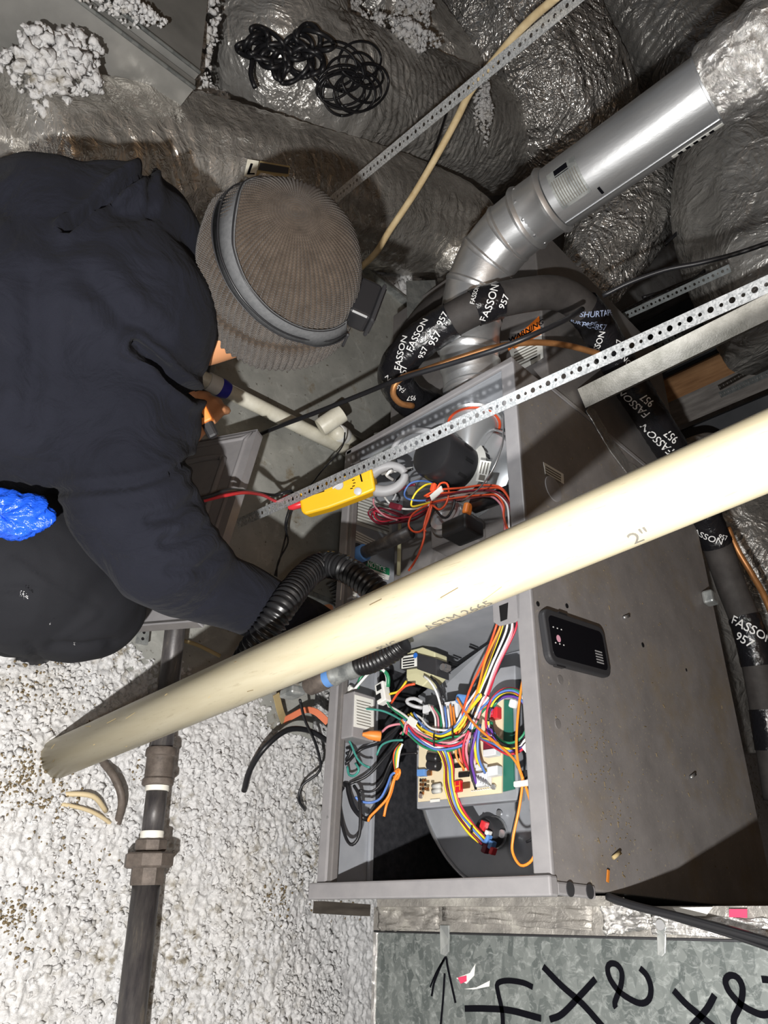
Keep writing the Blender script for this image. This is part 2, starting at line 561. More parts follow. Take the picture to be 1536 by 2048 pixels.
        c = t.mix(t.ramp(t.noise(25, 5, .7, None, 1), [(.62, 0.0), (.8, .3)]), c, (.024, .024, .029))
        t.color(c); t.set(.92, 0, .15, **{'Sheen Weight': .02, 'Sheen Roughness': .5})
        b = t.bump(t.noise(11, 4, .5, None, .9), .6, .03)
        t.bump(t.noise(900, 2), .5, .0012, b)
    elif name == 'cloth_black':
        c = t.ramp(t.noise(6, 5), [(.3, (.0085, .0088, .0112)), (.7, (.0122, .0127, .0158))])
        t.color(c); t.set(.85, 0, .2, **{'Sheen Weight': .0})
        b = t.bump(t.noise(7, 3, .5, None, .8), .35, .02)
        t.bump(t.noise(1200, 2), .4, .0008, b)
    elif name == 'knit':
        uvn = t.n('ShaderNodeUVMap')
        mp = t.n('ShaderNodeMapping'); mp.inputs['Scale'].default_value = (1, 1, 1)
        t.l(uvn.outputs[0], mp.inputs['Vector'])
        w = t.n('ShaderNodeTexWave', wave_type='BANDS', bands_direction='Y', i_Scale=26.0, i_Distortion=1.0, i_Detail=1.0)
        t.l(mp.outputs[0], w.inputs['Vector'])
        wr = t.n('ShaderNodeTexWave', wave_type='BANDS', bands_direction='X', i_Scale=2.5133, i_Distortion=.35, i_Detail=1.0)
        t.l(mp.outputs[0], wr.inputs['Vector'])
        c = t.ramp(t.noise(60, 4, .7), [(.3, (.045, .034, .026)), (.7, (.092, .071, .055))])
        c = t.mix(t.ramp(w.outputs['Fac'], [(.2, .28), (.7, 0.0)]), c, (.035, .026, .020))
        c = t.mix(t.ramp(wr.outputs['Fac'], [(.25, .42), (.6, 0.0)]), c, (.026, .019, .014))
        t.color(c); t.set(.95, 0, .1, **{'Sheen Weight': .15})
        b = t.bump(w.outputs['Fac'], .4, .003)
        t.bump(t.noise(700, 2), .5, .001, b)
    elif name == 'webbing':
        c = t.ramp(t.noise(200, 3), [(.3, (.090, .092, .096)), (.7, (.122, .124, .128))])
        t.color(c); t.set(.8, 0, .2); t.bump(t.noise(900, 2), .4, .0006)
    elif name == 'blue_bag':
        t.color((.012, .085, .62)); t.set(.2, 0, .6)
        t.bump(t.noise(45, 5, .6, None, 1.6), .6, .008)
    elif name == 'beige_cable':
        c = t.ramp(t.noise(40, 5), [(.3, (.45, .33, .17)), (.7, (.62, .50, .30))])
        t.color(c); t.set(.55, 0, .4)
    elif name == 'far_sheet':
        c = t.ramp(t.noise(8, 5), [(.3, (.20, .20, .19)), (.7, (.32, .315, .30))])
        t.color(c); t.set(.42, .3, .5); t.bump(t.noise(20, 3), .06, .003)
    elif name == 'grey_board':
        c = t.ramp(t.noise(6, 5), [(.3, (.055, .06, .068)), (.7, (.095, .10, .11))])
        t.color(c); t.set(.6, .1, .4)
    elif name == 'roof_wood':
        c = t.ramp(t.noise(3, 5, .6, t.coord((1, 9, 1))), [(.3, (.10, .06, .03)), (.7, (.19, .12, .065))])
        t.color(c); t.set(.9, 0, .2)
    else:
        raise KeyError(name)
# ---------------------------------------------------------------- setting
FLOOR = -0.22
tag(obj('floor', *boxm((-3.2, -1.8, -0.50), (6.5, 9.0, -0.44)), 'plywood'), 'attic floor deck buried under the loose fill', 'floor', kind='structure')
cv = [(-3.2, -1.8, 1.75), (6.5, -1.8, 2.9), (6.5, 9, 2.9), (-3.2, 9, 1.75)]
tag(slab('ceiling', cv, (0, 0, 1), .03, 'roof_wood'), 'brown roof sheathing above the attic', 'ceiling', kind='structure')
tag(obj('wall_back', *boxm((-3.2, 8.9, -.5), (6.5, 9.0, 3.0)), 'roof_wood'), 'dark end wall of the attic', 'wall', kind='structure')
tag(obj('wall_right', *boxm((6.4, -1.8, -.5), (6.5, 9.0, 3.0)), 'roof_wood'), 'dark eave wall of the attic', 'wall', kind='structure')

def ins_height(x, y):
    h = FLOOR + .018 * perlin(x * 3.1, y * 3.1, 1) + .012 * perlin(x * 8, y * 8, 2)
    wx = x + .006 * perlin(x * 60, y * 60, 11); wy = y + .006 * perlin(x * 60 + 9, y * 60, 12)
    h += .005 * (0.55 - worley(wx * 46, wy * 46, 3)) + .004 * (0.5 - worley(wx * 105, wy * 105, 4)) + .009 * (.25 - np.abs(perlin(wx * 42, wy * 42, 6))) + .007 * (.25 - np.abs(perlin(wx * 95, wy * 95, 7))) + .005 * (.25 - np.abs(perlin(x * 190, y * 190, 5))) - .02 * np.clip(perlin(x * 30, y * 30, 15) - .30, 0, 1)
    # the drain pan, the furnace and the gear standing on the deck press it down
    def press(x0, x1, y0, y1, dz, s=.02):
        return -dz / ((1 + np.exp((x0 - x) / s)) * (1 + np.exp((x - x1) / s)) * (1 + np.exp((y0 - y) / s)) * (1 + np.exp((y - y1) / s)))
    h += press(-.30, .80, .42, 1.72, .07)
    h += press(.22, .80, -.35, .50, .06, .05)
    # drift around the vent pipe's foot
    h += .03 * np.exp(-((x + .46) ** 2 + (y - .10) ** 2) / .03) + .05 * np.exp(-((x + .78) ** 2 + (y - .05) ** 2) / .05)
    return h
def grid(x0, x1, y0, y1, st):
    xs = np.arange(x0, x1, st); ys = np.arange(y0, y1, st)
    X, Y = np.meshgrid(xs, ys)
    return X, Y
def gridf(X):
    r, c = X.shape
    i = np.arange(r * c).reshape(r, c)
    return np.stack([i[:-1, :-1], i[:-1, 1:], i[1:, 1:], i[1:, :-1]], -1).reshape(-1, 4).tolist()
X, Y = grid(-.80, .52, -.46, .70, .0023)
jx = .0025 * perlin(X * 150, Y * 150, 21); jy = .0025 * perlin(X * 150, Y * 150, 22)
nearg = (np.stack([X + jx, Y + jy, ins_height(X, Y)], -1).reshape(-1, 3), gridf(X))
X, Y = grid(-3.1, 5.5, -1.7, 7.5, .045)
Zf = ins_height(X, Y) - .02 * 0 + .05 * np.maximum(0, perlin(X * 1.4, Y * 1.4, 8)) * (Y > 1.7)
inside = (X > -.78) & (X < .50) & (Y > -.42) & (Y < .67)
Zf = np.where(inside, Zf - .10, Zf)
farg = (np.stack([X, Y, Zf], -1).reshape(-1, 3), gridf(X))
# woolly nodules breaking up the near surface
_t = (1 + 5 ** .5) / 2
IV = np.array([(-1, _t, 0), (1, _t, 0), (-1, -_t, 0), (1, -_t, 0), (0, -1, _t), (0, 1, _t), (0, -1, -_t), (0, 1, -_t), (_t, 0, -1), (_t, 0, 1), (-_t, 0, -1), (-_t, 0, 1)]) / 1.9
IF = np.array([(0, 11, 5), (0, 5, 1), (0, 1, 7), (0, 7, 10), (0, 10, 11), (1, 5, 9), (5, 11, 4), (11, 10, 2), (10, 7, 6), (7, 1, 8), (3, 9, 4), (3, 4, 2), (3, 2, 6), (3, 6, 8), (3, 8, 9), (4, 9, 5), (2, 4, 11), (6, 2, 10), (8, 6, 7), (9, 8, 1)])
NN = 17000
nx, ny = RNG.uniform(-.75, .30, NN), RNG.uniform(-.42, .55, NN)
dens = perlin(nx * 16, ny * 16, 44) + RNG.normal(0, .25, NN)
nx, ny = nx[dens > -.05], ny[dens > -.05]
nz = ins_height(nx, ny)
nr_ = RNG.uniform(.0014, .0050, len(nx))
nv = (IV[None] * (1 + .35 * RNG.normal(size=(len(nx), 12, 1)))) * nr_[:, None, None] * RNG.uniform(.6, 1.5, (len(nx), 1, 3)) + np.stack([nx, ny, nz], 1)[:, None, :]
nf_ = (IF[None] + 12 * np.arange(len(nx))[:, None, None]).reshape(-1, 3).tolist()
v, f = merge([nearg, farg, (nv.reshape(-1, 3), nf_)])
o = obj('blown_insulation', v, f, 'insulation', smooth=True)
tag(o, 'white loose blown-in insulation covering the attic floor', 'insulation', kind='stuff')

_ico = None
def icom():
    global _ico
    if _ico is None:
        t = (1 + 5 ** .5) / 2
        v = [(-1, t, 0), (1, t, 0), (-1, -t, 0), (1, -t, 0), (0, -1, t), (0, 1, t), (0, -1, -t), (0, 1, -t), (t, 0, -1), (t, 0, 1), (-t, 0, -1), (-t, 0, 1)]
        f = [(0, 11, 5), (0, 5, 1), (0, 1, 7), (0, 7, 10), (0, 10, 11), (1, 5, 9), (5, 11, 4), (11, 10, 2), (10, 7, 6), (7, 1, 8), (3, 9, 4), (3, 4, 2), (3, 2, 6), (3, 6, 8), (3, 8, 9), (4, 9, 5), (2, 4, 11), (6, 2, 10), (8, 6, 7), (9, 8, 1)]
        v = [nrm(q) for q in v]
        mid, nf = {}, []
        def m_(a, b):
            k = (min(a, b), max(a, b))
            if k not in mid:
                v.append(nrm((v[a] + v[b]) / 2)); mid[k] = len(v) - 1
            return mid[k]
        for a, b, c in f:
            ab, bc, ca = m_(a, b), m_(b, c), m_(c, a)
            nf += [(a, ab, ca), (b, bc, ab), (c, ca, bc), (ab, bc, ca)]
        _ico = (np.array(v), nf)
    return _ico
def clump(c, rx, ry, rz, seed, mat='insulation', n=46):
    # a heap of many small woolly lumps
    rs = np.random.RandomState(seed)
    iv, jf = icom()
    parts = []
    k = 16 if n < 20 else 300
    for i in range(k):
        a = rs.uniform(0, 2 * np.pi); q = rs.rand() ** .55
        lob = 1 + .35 * math.sin(a * 2 + seed) * .6 + .3 * math.sin(a * 5 + seed * 1.7) * .5
        x, y = q * math.cos(a) * lob, q * math.sin(a) * lob
        z = max(0, 1 - q * q) * rs.uniform(.45, 1.0)
        s_ = rs.uniform(.05, .19) * (1.15 - .5 * q)
        jit = 1 + .28 * rs.normal(size=(len(iv), 1))
        e = min(rx, ry)
        v = iv * jit * s_ * e * rs.uniform(.7, 1.3, 3)
        parts.append((v + np.array([x * rx, y * ry, z * rz]), jf))
    v, f = merge(parts)
    return v + np.asarray(c, float), f
# ---------------------------------------------------------------- furnace (lying on its side, front doors off)
FZ, FL, FD = .445, .86, .72
fu = thing('furnace', (.36, .43, 0), 'grey gas furnace lying on its side with its front doors off', 'furnace')
# cabinet shell
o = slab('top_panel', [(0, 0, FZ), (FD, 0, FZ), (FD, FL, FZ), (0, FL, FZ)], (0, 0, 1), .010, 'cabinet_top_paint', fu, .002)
box('bottom_panel', (0, 0, 0), (FD, FL, .010), 'inner_steel', fu)
box('back_panel', (FD - .01, .001, .010), (FD, FL - .001, FZ - .010), 'cabinet_paint', fu)
box('end_panel', (.002, 0, .010), (FD - .01, .010, FZ - .010), 'cabinet_paint', fu)
# far end wall with the round flue opening
yc, zc, rr = FL - .010, .285, .058
xc = .088
hole = [(xc + rr * math.cos(a), zc + rr * math.sin(a)) for a in np.arange(24) * 2 * np.pi / 24]
outer = []
for a in np.arange(24) * 2 * np.pi / 24:
    c_, s_ = math.cos(a), math.sin(a)
    t_ = min(((FD - .01 - xc) / c_) if c_ > 1e-6 else (xc - .002) / max(-c_, 1e-6), ((FZ - .01 - zc) / s_) if s_ > 1e-6 else (zc - .01) / max(-s_, 1e-6))
    outer.append((xc + c_ * t_, zc + s_ * t_))
vv = [(x, yc, z) for x, z in hole] + [(x, yc, z) for x, z in outer]
ff = [(i, (i + 1) % 24, 24 + (i + 1) % 24, 24 + i) for i in range(24)]
# square off the corners
for cx_, cz_ in ((FD - .01, FZ - .01), (.002, FZ - .01), (.002, .01), (FD - .01, .01)):
    k = min(range(24), key=lambda i: (outer[i][0] - cx_) ** 2 + (outer[i][1] - cz_) ** 2)
    for a_, b_ in ((k, (k + 1) % 24), ((k - 1) % 24, k)):
        pa, pb = outer[a_], outer[b_]
        if abs(pa[0] - pb[0]) > 1e-5 and abs(pa[1] - pb[1]) > 1e-5:
            vv.append((cx_, yc, cz_)); ff.append((24 + a_, 24 + b_, len(vv) - 1))
o = obj('end_panel', vv, ff, 'inner_steel', fu)
sm = o.modifiers.new('s', 'SOLIDIFY'); sm.thickness = .008; sm.offset = 0
# front flanges of the open cabinet
box('flange', (-.006, .0, -.004), (.002, FL, .019), 'trim_paint', fu, .003)
box('flange', (-.004, .0, .019), (.010, FL, .030), 'cabinet_paint', fu, .002)
box('flange', (-.004, .0, .418), (.004, FL, FZ + .001), 'trim_paint', fu, .002)
box('flange', (-.014, -.012, -.014), (.004, .012, FZ + .004), 'trim_paint', fu, .003)
box('flange', (-.006, FL - .012, .0), (.002, FL + .002, FZ), 'trim_paint', fu, .002)
# riveted corner tab on the near top edge
box('corner_tab', (.002, -.010, .440), (.092, .006, .4485), 'trim_paint', fu, .003)
for x in (.030, .076):
    v, f = lathem([(.0088, 0), (.0088, .0012)], (x, -.002, .4485), (0, 0, 1), 20)
    obj('rivet_hole', v, f, 'dark_plastic', fu)
# blower compartment
box('side_flange', (.004, .012, .010), (.098, .40, .0125), 'inner_steel', fu)
box('side_flange_rib', (.090, .012, .0125), (.100, .40, .020), 'inner_steel', fu, .002)
box('liner', (.100, .012, .010), (.70, .40, .014), 'dark_liner', fu)
box('liner', (.69, .012, .014), (.708, .40, .43), 'dark_liner', fu)
box('liner', (.10, .0105, .014), (.69, .013, .43), 'dark_liner', fu)
box('deck', (.012, .402, .010), (.70, .409, .434), 'inner_steel', fu)
poly = [P(870, 1405, 'y', .399), P(800, 1395, 'y', .399), P(995, 1298, 'y', .399), P(965, 1380, 'y', .399)]
# blower scroll
sy = [(.399, .06), (.27, .030), (.205, .028), (.150, .040), (.105, .062), (.066, .092), (.036, .126), (.016, .160), (.016, .43), (.399, .43)]
sp = smooth_path([(0, a, b) for a, b in sy[:-2]], .02)[:, 1:].tolist() + sy[-2:]
bl = slab('blower_housing', [(.205, a, b) for a, b in sp], (-1, 0, 0), .40, 'inner_steel', fu)
path = [(.203, a, b) for a, b in sp[:-2]]
tube('housing_seam', path, .0035, 'brush_nickel', bl, 6, .02, False)
def disc(name, c, d, r, th, mat, parent, n=24):
    v, f = lathem([(r, 0), (r, th)], c, d, n)
    return obj(name, v, f, mat, parent)
# run capacitor / limit switch on the scroll
c0 = P(985, 1665, 'x', .195)
lc = lathe('limit_switch', [(.024, 0), (.024, .022), (.020, .028), (.010, .029)], c0 + np.array([.006, 0, 0]), (-1, 0, 0), 'dark_plastic', fu, 24)
lathe('switch_rim', [(.026, 0), (.026, .004)], c0 + np.array([.006, 0, 0]), (-1, 0, 0), 'brush_nickel', lc, 24)
for (px, py, mt, s) in ((968, 1652, 'red_plastic', .010), (975, 1678, 'blue_plastic', .009), (984, 1690, 'blue_plastic', .008), (972, 1697, 'maroon_wire', .009), (986, 1702, 'red_plastic', .007), (976, 1668, 'white_plastic', .007)):
    v, f = frame_box(P(px, py, 'x', .160), (0, 1, .5), (0, -.5, 1), (1, 0, 0), s * 1.6, s, .012)
    bevel(obj('terminal', v, f, mt, lc), .0015)
v, f = frame_box(P(1007, 1668, 'x', .185), (0, 1, 0), (0, 0, 1), (1, 0, 0), .012, .012, .004)
disc('screw', P(1006, 1668, 'x', .186), (-1, 0, 0), .0065, .004, 'brush_nickel', fu)
disc('screw', P(1000, 1627, 'x', .199), (-1, 0, 0), .005, .004, 'brush_nickel', fu)
disc('screw', P(664, 1577, 'z', .013), (0, 0, 1), .004, .005, 'brush_nickel', fu)
disc('screw', P(655, 1635, 'x', -.0065), (-1, 0, 0), .0022, .001, 'brush_nickel', fu)

# step plate behind the transformer, standing on the deck
pl = slab('mount_plate', [P(838, 1420, 'x', .165), P(836, 1392, 'x', .165), P(985, 1282, 'x', .10), P(945, 1388, 'x', .165)], (-1, 0, 0), .004, 'inner_steel', fu)
for q in ((905, 1331), (913, 1330), (919, 1327), (954, 1299)):
    disc('punch_hole', P(*q, 'x', .128), (-1, 0, 0), .0022, .02, 'chip', pl, 10)

# control board tray, board and parts; all stand on the plane XB
XB = .105
def on(px, py, dx=0.0): return P(px, py, 'x', XB - dx)
tray = slab('board_tray', [on(833, 1490), on(833, 1618), on(1036, 1600), on(1030, 1330), on(1000, 1335), on(960, 1405), on(900, 1410)], (-1, 0, 0), .018, 'inner_steel', fu, .002)
cb = slab('circuit_board', [on(1003, 1586, .006), on(1006, 1396, .006), on(900, 1404, .006), on(838, 1488, .006), on(836, 1604, .006)][::-1], (-1, 0, 0), .003, 'pcb', fu)
slab('board_edge', [on(1006, 1583, .004), on(1028, 1578, .004), on(1024, 1400, .004), on(1008, 1400, .004)][::-1], (-1, 0, 0), .003, 'pcb_green', cb)
def brect(name, x0, y0, x1, y1, mt, h, skew=0, bev=.0008):
    a = on(x0, y0, .009 + h); b = on(x1, y0 - skew, .009 + h); c = on(x1, y1 - skew, .009 + h); d = on(x0, y1, .009 + h)
    o = slab(name, [a, b, c, d], (-1, 0, 0), h, mt, cb)
    if bev: bevel(o, bev)
    return o
z4 = lambda x, y: (620 + x / 3.072, 1480 + y / 3.072)
z3 = lambda x, y: (620 + x / 3.072, 1240 + y / 3.072)
z2 = lambda x, y: (560 + x / 3.072, 920 + y / 3.072)
for (x0, y0, x1, y1) in ((806, 92, 908, 118), (880, 146, 942, 172), (910, 200, 972, 230)):
    brect('chip', *z4(x0, y0), *z4(x1, y1), 'chip', .004, 2)
dsp = brect('display', *z4(888, 252), *z4(926, 322), 'display_red', .006, 2)
flat_text('display_digit', 'H', on(*z4(906, 286), .0155), (0, 0, 1), (0, 1, 0), .020, 'warn_orange', dsp, .0004)
brect('fuse', *z4(655, 180), *z4(702, 222), 'blue_plastic', .009, 1)
brect('resistor_array', *z4(714, 190), *z4(744, 220), 'copper_wire_end', .003, 1)
brect('resistor_array', *z4(936, 264), *z4(978, 300), 'brown_wire', .003, 2)
for (x, y) in ((780, 284), (780, 314)):
    a, b = on(*z4(x - 24, y + 2), .013), on(*z4(x + 24, y - 4), .013)
    tube('resistor', [a, b], .0042, 'vent_grey', cb, 10, .02, False)
for (x, y) in ((757, 108), (757, 155)):
    a, b = on(*z4(x - 26, y - 4), .018), on(*z4(x + 30, y + 6), .018)
    lathe('capacitor', [(.008, 0), (.0085, .002), (.0085, float(np.linalg.norm(b - a))), (.007, float(np.linalg.norm(b - a)) + .002)], a, b - a, 'black_plastic', cb, 16)
for (x0, y0, x1, y1) in ((1060, 60, 1140, 104), (1085, 165, 1150, 225), (1010, 205, 1085, 290), (1015, 150, 1060, 190)):
    brect('connector', *z4(x0, y0), *z4(x1, y1), 'relay_white', .014, 4, .0015)
for k in range(5):
    x = 1018 + k * 15
    tube('connector_pin', [on(*z4(x, 210 + k * 8), .024), on(*z4(x + 30, 262 + k * 8), .024)], .0011, 'brush_nickel', cb, 6, .02, False)
for k in range(14):
    x = 672 + 33 * (k % 4); y = 90 + 26 * (k // 4)
    if k in (3, 7): continue
    brect('diode', *z4(x * .45 + 370, y + 150), *z4(x * .45 + 378, y + 166), 'copper_wire_end' if k % 3 else 'chip', .0025, 0, 0)
for k in range(10):
    brect('solder_pad', *z4(990 + 14 * k, 312 - 2 * k), *z4(998 + 14 * k, 318 - 2 * k), 'tape_print', .001, 0, 0)
for k in range(9):
    brect('relay', *z4(684 + 30 * (k % 3), 250 + 26 * (k // 3)), *z4(700 + 30 * (k % 3), 262 + 26 * (k // 3)), 'debris', .0012, 0, 0)
brect('part_label', *z4(738, 366), *z4(797, 384), 'label_paper', .0006, 2, 0)
disc('screw', on(*z4(1132, 290), .012), (-1, 0, 0), .004, .003, 'brush_nickel', cb)
disc('screw', on(*z4(685, 345), .012), (-1, 0, 0), .004, .003, 'brush_nickel', cb)
# upper parts of the board: relays and sockets
brect('relay', *z3(728, 565), *z3(776, 640), 'chip', .016, 3, .001)
brect('socket', *z3(825, 505), *z3(905, 610), 'relay_white', .016, 4, .001)
brect('socket', *z3(690, 525), *z3(735, 575), 'relay_white', .012, 3, .001)
brect('socket', *z3(1100, 540), *z3(1150, 610), 'red_plastic', .012, 3, .001)
brect('socket', *z3(1062, 730), *z3(1145, 800), 'maroon_wire', .010, 4, .001)
v, f = frame_box(on(*z3(945, 490), .03), (0, 1, .3), (0, -.3, 1), (1, 0, 0), .016, .026, .016)
bevel(obj('blue_terminal', v, f, 'blue_plastic', cb), .004)
brect('socket', *z3(900, 610), *z3(1010, 690), 'debris', .005, 4, .001)

# transformer
tr0 = P(870, 1335, 'x', .075)
tr = bpy.data.objects.new('transformer', None); COL.objects.link(tr); tr.parent = fu; tr.location = Vector(tr0) - world_loc(fu)
def TP(px, py, dx=0): return P(px, py, 'x', .075 - dx)
q = [TP(*z3(590, 205)), TP(*z3(765, 235)), TP(*z3(765, 360)), TP(*z3(585, 310))]
slab('bobbin', [TP(*z3(594, 190), .012), TP(*z3(688, 166), .012), TP(*z3(766, 196), .012), TP(*z3(768, 330), .012), TP(*z3(690, 408), .012), TP(*z3(590, 372), .012)][::-1], (-1, 0, 0), .034, 'bobbin', tr, .002)
slab('core', [TP(*z3(552, 218), .020), TP(*z3(660, 205), .020), TP(*z3(660, 288), .020), TP(*z3(552, 302), .020)][::-1], (-1, 0, 0), .030, 'dark_plastic', tr, .001)
slab('core', [TP(*z3(655, 204), .0195), TP(*z3(776, 236), .0195), TP(*z3(776, 344), .0195), TP(*z3(655, 300), .0195)][::-1], (-1, 0, 0), .034, 'dark_plastic', tr, .001)
slab('core_ear', [TP(*z3(742, 240), .004), TP(*z3(836, 268), .004), TP(*z3(836, 300), .004), TP(*z3(742, 345), .004)][::-1], (-1, 0, 0), .014, 'cabinet_paint', tr, .001)
lb = slab('rating_label', [TP(*z3(562, 226), .0215), TP(*z3(656, 208), .0215), TP(*z3(656, 284), .0215), TP(*z3(562, 300), .0215)][::-1], (-1, 0, 0), .0008, 'label_paper', tr)
for k in range(4):
    a, b = TP(*z3(570, 236 + 16 * k), .0224), TP(*z3(640, 226 + 16 * k), .0224)
    slab('print_line', [a, b, b + np.array([0, -.0022, 0]), a + np.array([0, -.0022, 0])][::-1], (-1, 0, 0), .0003, 'ink', lb)
disc('label_mark', TP(*z3(648, 218), .0226), (-1, 0, 0), .005, .0005, 'sticker_blue', lb, 12)
disc('screw', TP(*z3(824, 292), .006), (-1, 0, 0), .006, .005, 'brush_nickel', tr)

# junction box with rating plate and orange wire nut
jb = box('junction_box', P(*z3(150, 740), 'z', .012) * np.array([1, 1, 0]) + np.array([.0, 0, .012]), P(*z3(385, 480), 'z', .05) * np.array([1, 1, 0]) + np.array([0, 0, .058]), 'trim_paint', fu, .002)
zt = .0585
slab('rating_plate', [P(*z3(275, 458), 'z', zt), P(*z3(390, 490), 'z', zt), P(*z3(392, 680), 'z', zt), P(*z3(268, 655), 'z', zt)][::-1], (0, 0, 1), .0008, 'label_paper', jb)
for k in range(9):
    a, b = P(*z3(286, 490 + 18 * k), 'z', zt + .001), P(*z3(372, 512 + 18 * k), 'z', zt + .001)
    slab('print_line', [a, b, b + np.array([.0012, -.0012, 0]), a + np.array([.0012, -.0012, 0])], (0, 0, 1), .0003, 'grey_ink', jb)
a, b = P(*z3(322, 702), 'z', .07), P(*z3(412, 712), 'z', .085)
lathe('wire_nut', [(.003, 0), (.004, .004), (.0075, .012), (.009, .026), (.0085, .032)], a, b - a, 'orange_plastic', fu, 14)

# burner compartment
box('vestibule_panel', (.165, .409, .010), (.172, FL - .012, .434), 'cabinet_paint', fu)
box('inner_side', (.004, .415, .010), (.16, .848, .0125), 'inner_steel', fu)
# inducer
ic = np.array([.085, .742, .262])
ind = bpy.data.objects.new('inducer', None); COL.objects.link(ind); ind.parent = fu; ind.location = Vector(ic) - world_loc(fu)
lathe('fan_housing', [(.100, -.075), (.104, -.068), (.104, -.030), (.096, -.014), (.075, -.004), (.050, .000)], ic + np.array([.0, -.012, 0]), (-1, 0, 0), 'bright_steel', ind, 48)
tube('housing_seam', [ic + np.array([.022, -.012, 0]) + .1055 * np.array([0, math.cos(a), math.sin(a)]) for a in np.linspace(0, 2 * np.pi, 40, endpoint=False)], .003, 'brush_nickel', ind, 6, .02, True, True)
lathe('outlet_cone', [(.006, 0), (.013, .006), (.022, .030), (.040, .072), (.048, .098), (.050, .104)], (.055, .738, .284), nrm((.22, 1, .03)), 'bright_steel', ind, 32)
lathe('outlet_collar', [(.058, 0), (.061, .004), (.061, .010), (.055, .016), (.055, .03)], (.080, .832, .288), (.1, 1, 0), 'flue_steel', ind, 36)
tube('gasket_ring', [np.array([.079, .834, .288]) + .051 * np.array([math.cos(a), -.1 * math.cos(a), math.sin(a)]) for a in np.linspace(0, 2 * np.pi, 36, endpoint=False)], .0035, 'gasket_red', ind, 8, .02, True, True)
mc = ic + np.array([-.0, -.006, -.006])
mot = lathe('motor', [(.050, 0), (.050, .090), (.047, .098), (.038, .101), (.012, .102)], mc, (-1, 0, 0), 'black_plastic', ind, 40)
for k in range(10):
    a = k * 2 * np.pi / 10
    d = np.array([0, math.cos(a), math.sin(a)])
    v, f = frame_box(mc + d * .050 + np.array([-.045, 0, 0]), (1, 0, 0), np.cross((1, 0, 0), d), d, .022, .006, .003)
    obj('motor_slot', v, f, 'chip', mot)
vr = lathe('vent_ring', [(.050, -.004), (.060, -.002), (.062, .012), (.053, .020)], mc, (-1, 0, 0), 'vent_grey', ind, 48)
for k in range(22):
    a = k * 2 * np.pi / 22
    d = np.array([0, math.cos(a), math.sin(a)])
    v, f = frame_box(mc + d * .0605 + np.array([-.005, 0, 0]), (1, 0, 0), np.cross((1, 0, 0), d), d, .011, .009, .004)
    obj('vent_slot', v, f, 'chip', vr)
v, f = frame_box(mc + np.array([.0, -.030, .056]), (1, 0, 0), (0, .7, .7), (0, -.7, .7), .02, .018, .01)
bevel(obj('mount_tab', v, f, 'vent_grey', ind), .002)
c = P(972, 945, 'x', .062); nb = nrm((-1, -.35, .25)); uu = nrm(np.cross(nb, (0, 0.55, -1))); ww = np.cross(nb, uu)
v, f = frame_box(c + nb * .012, uu, ww, nb, .040, .022, .001)
il = obj('part_label', v, f, 'label_paper', ind)
for k in range(3):
    v, f = frame_box(c + nb * .0128 + ww * (.006 - .006 * k) - uu * .006, uu, ww, nb, .022, .0022, .0004)
    obj('print_line', v, f, 'grey_ink', il)
v, f = frame_box(c + nb * .0128 + uu * .012, uu, ww, nb, .010, .012, .0004)
obj('print_block', v, f, 'grey_ink', il)
# brackets and small hardware of the burner compartment
slab('bracket', [P(748, 866, 'x', .03), P(790, 858, 'x', .03), P(790, 940, 'x', .03), P(744, 948, 'x', .03)][::-1], (-1, 0, 0), .002, 'galvanized', fu)
for q in ((762, 880, 776, 896), (765, 902, 784, 908)):
    slab('bracket_slot', [P(q[0], q[1], 'x', .0285), P(q[2], q[1] - 4, 'x', .0285), P(q[2], q[3] - 4, 'x', .0285), P(q[0], q[3], 'x', .0285)][::-1], (-1, 0, 0), .0008, 'chip', fu)
lathe('pressure_port', [(.030, 0), (.032, .004), (.032, .010), (.018, .012), (.018, .024)], P(748, 905, 'x', .06), (-1, 0, 0), 'galvanized', fu, 28)
tube('vent_hose', [P(786, 918, 'x', .03), P(788, 895, 'x', .025), P(803, 873, 'x', .02), P(830, 861, 'x', .02), P(868, 866, 'x', .03), P(880, 880, 'x', .04)], .0062, 'grey_wire', fu, 12)
# gas valve
gv = bpy.data.objects.new('gas_valve', None); COL.objects.link(gv); gv.parent = fu; gc = P(905, 1050, 'x', .06); gv.location = Vector(gc) - world_loc(fu)
v, f = frame_box(gc + np.array([.01, -.018, .005]), (1, 0, 0), (0, 1, 0), (0, 0, 1), .06, .055, .085)
bevel(obj('body', v, f, 'cabinet_paint', gv), .004)
lathe('regulator_cap', [(.036, -.01), (.038, 0), (.038, .006), (.033, .012), (.033, .016), (.024, .017), (.023, .011)], gc + np.array([-.012, .004, .004]), nrm((-1, .25, .1)), 'bright_steel', gv, 36)
v, f = frame_box(P(925, 1060, 'x', .0), (1, 0, 0), (0, 1, 0), (0, 0, 1), .05, .030, .055)
bevel(obj('solenoid', v, f, 'dark_plastic', gv), .004)
v, f = frame_box(P(935, 1018, 'x', .02), (1, 0, 0), (0, 1, .3), (0, -.3, 1), .016, .022, .012)
bevel(obj('pipe_dope', v, f, 'orange_plastic', gv), .004)
tube('gas_inlet_pipe', [(.028, .612, -.018), (.028, .612, .165)], .0130, 'black_iron', fu, 16, .05, False)
lathe('knockout_bushing', [(.024, 0), (.026, .004), (.026, .008), (.016, .010)], (.028, .612, .0125), (0, 0, 1), 'dark_plastic', fu, 24)
lathe('sealing_ring', [(.0175, 0), (.0175, .018), (.0135, .018)], (.028, .612, .0205), (0, 0, 1), 'blue_plastic', fu, 24)
a, b = P(948, 1012, 'x', .035), P(1022, 984, 'x', .035)
tube('manifold_pipe', [a, b], .0140, 'black_plastic', fu, 16, .05, False)
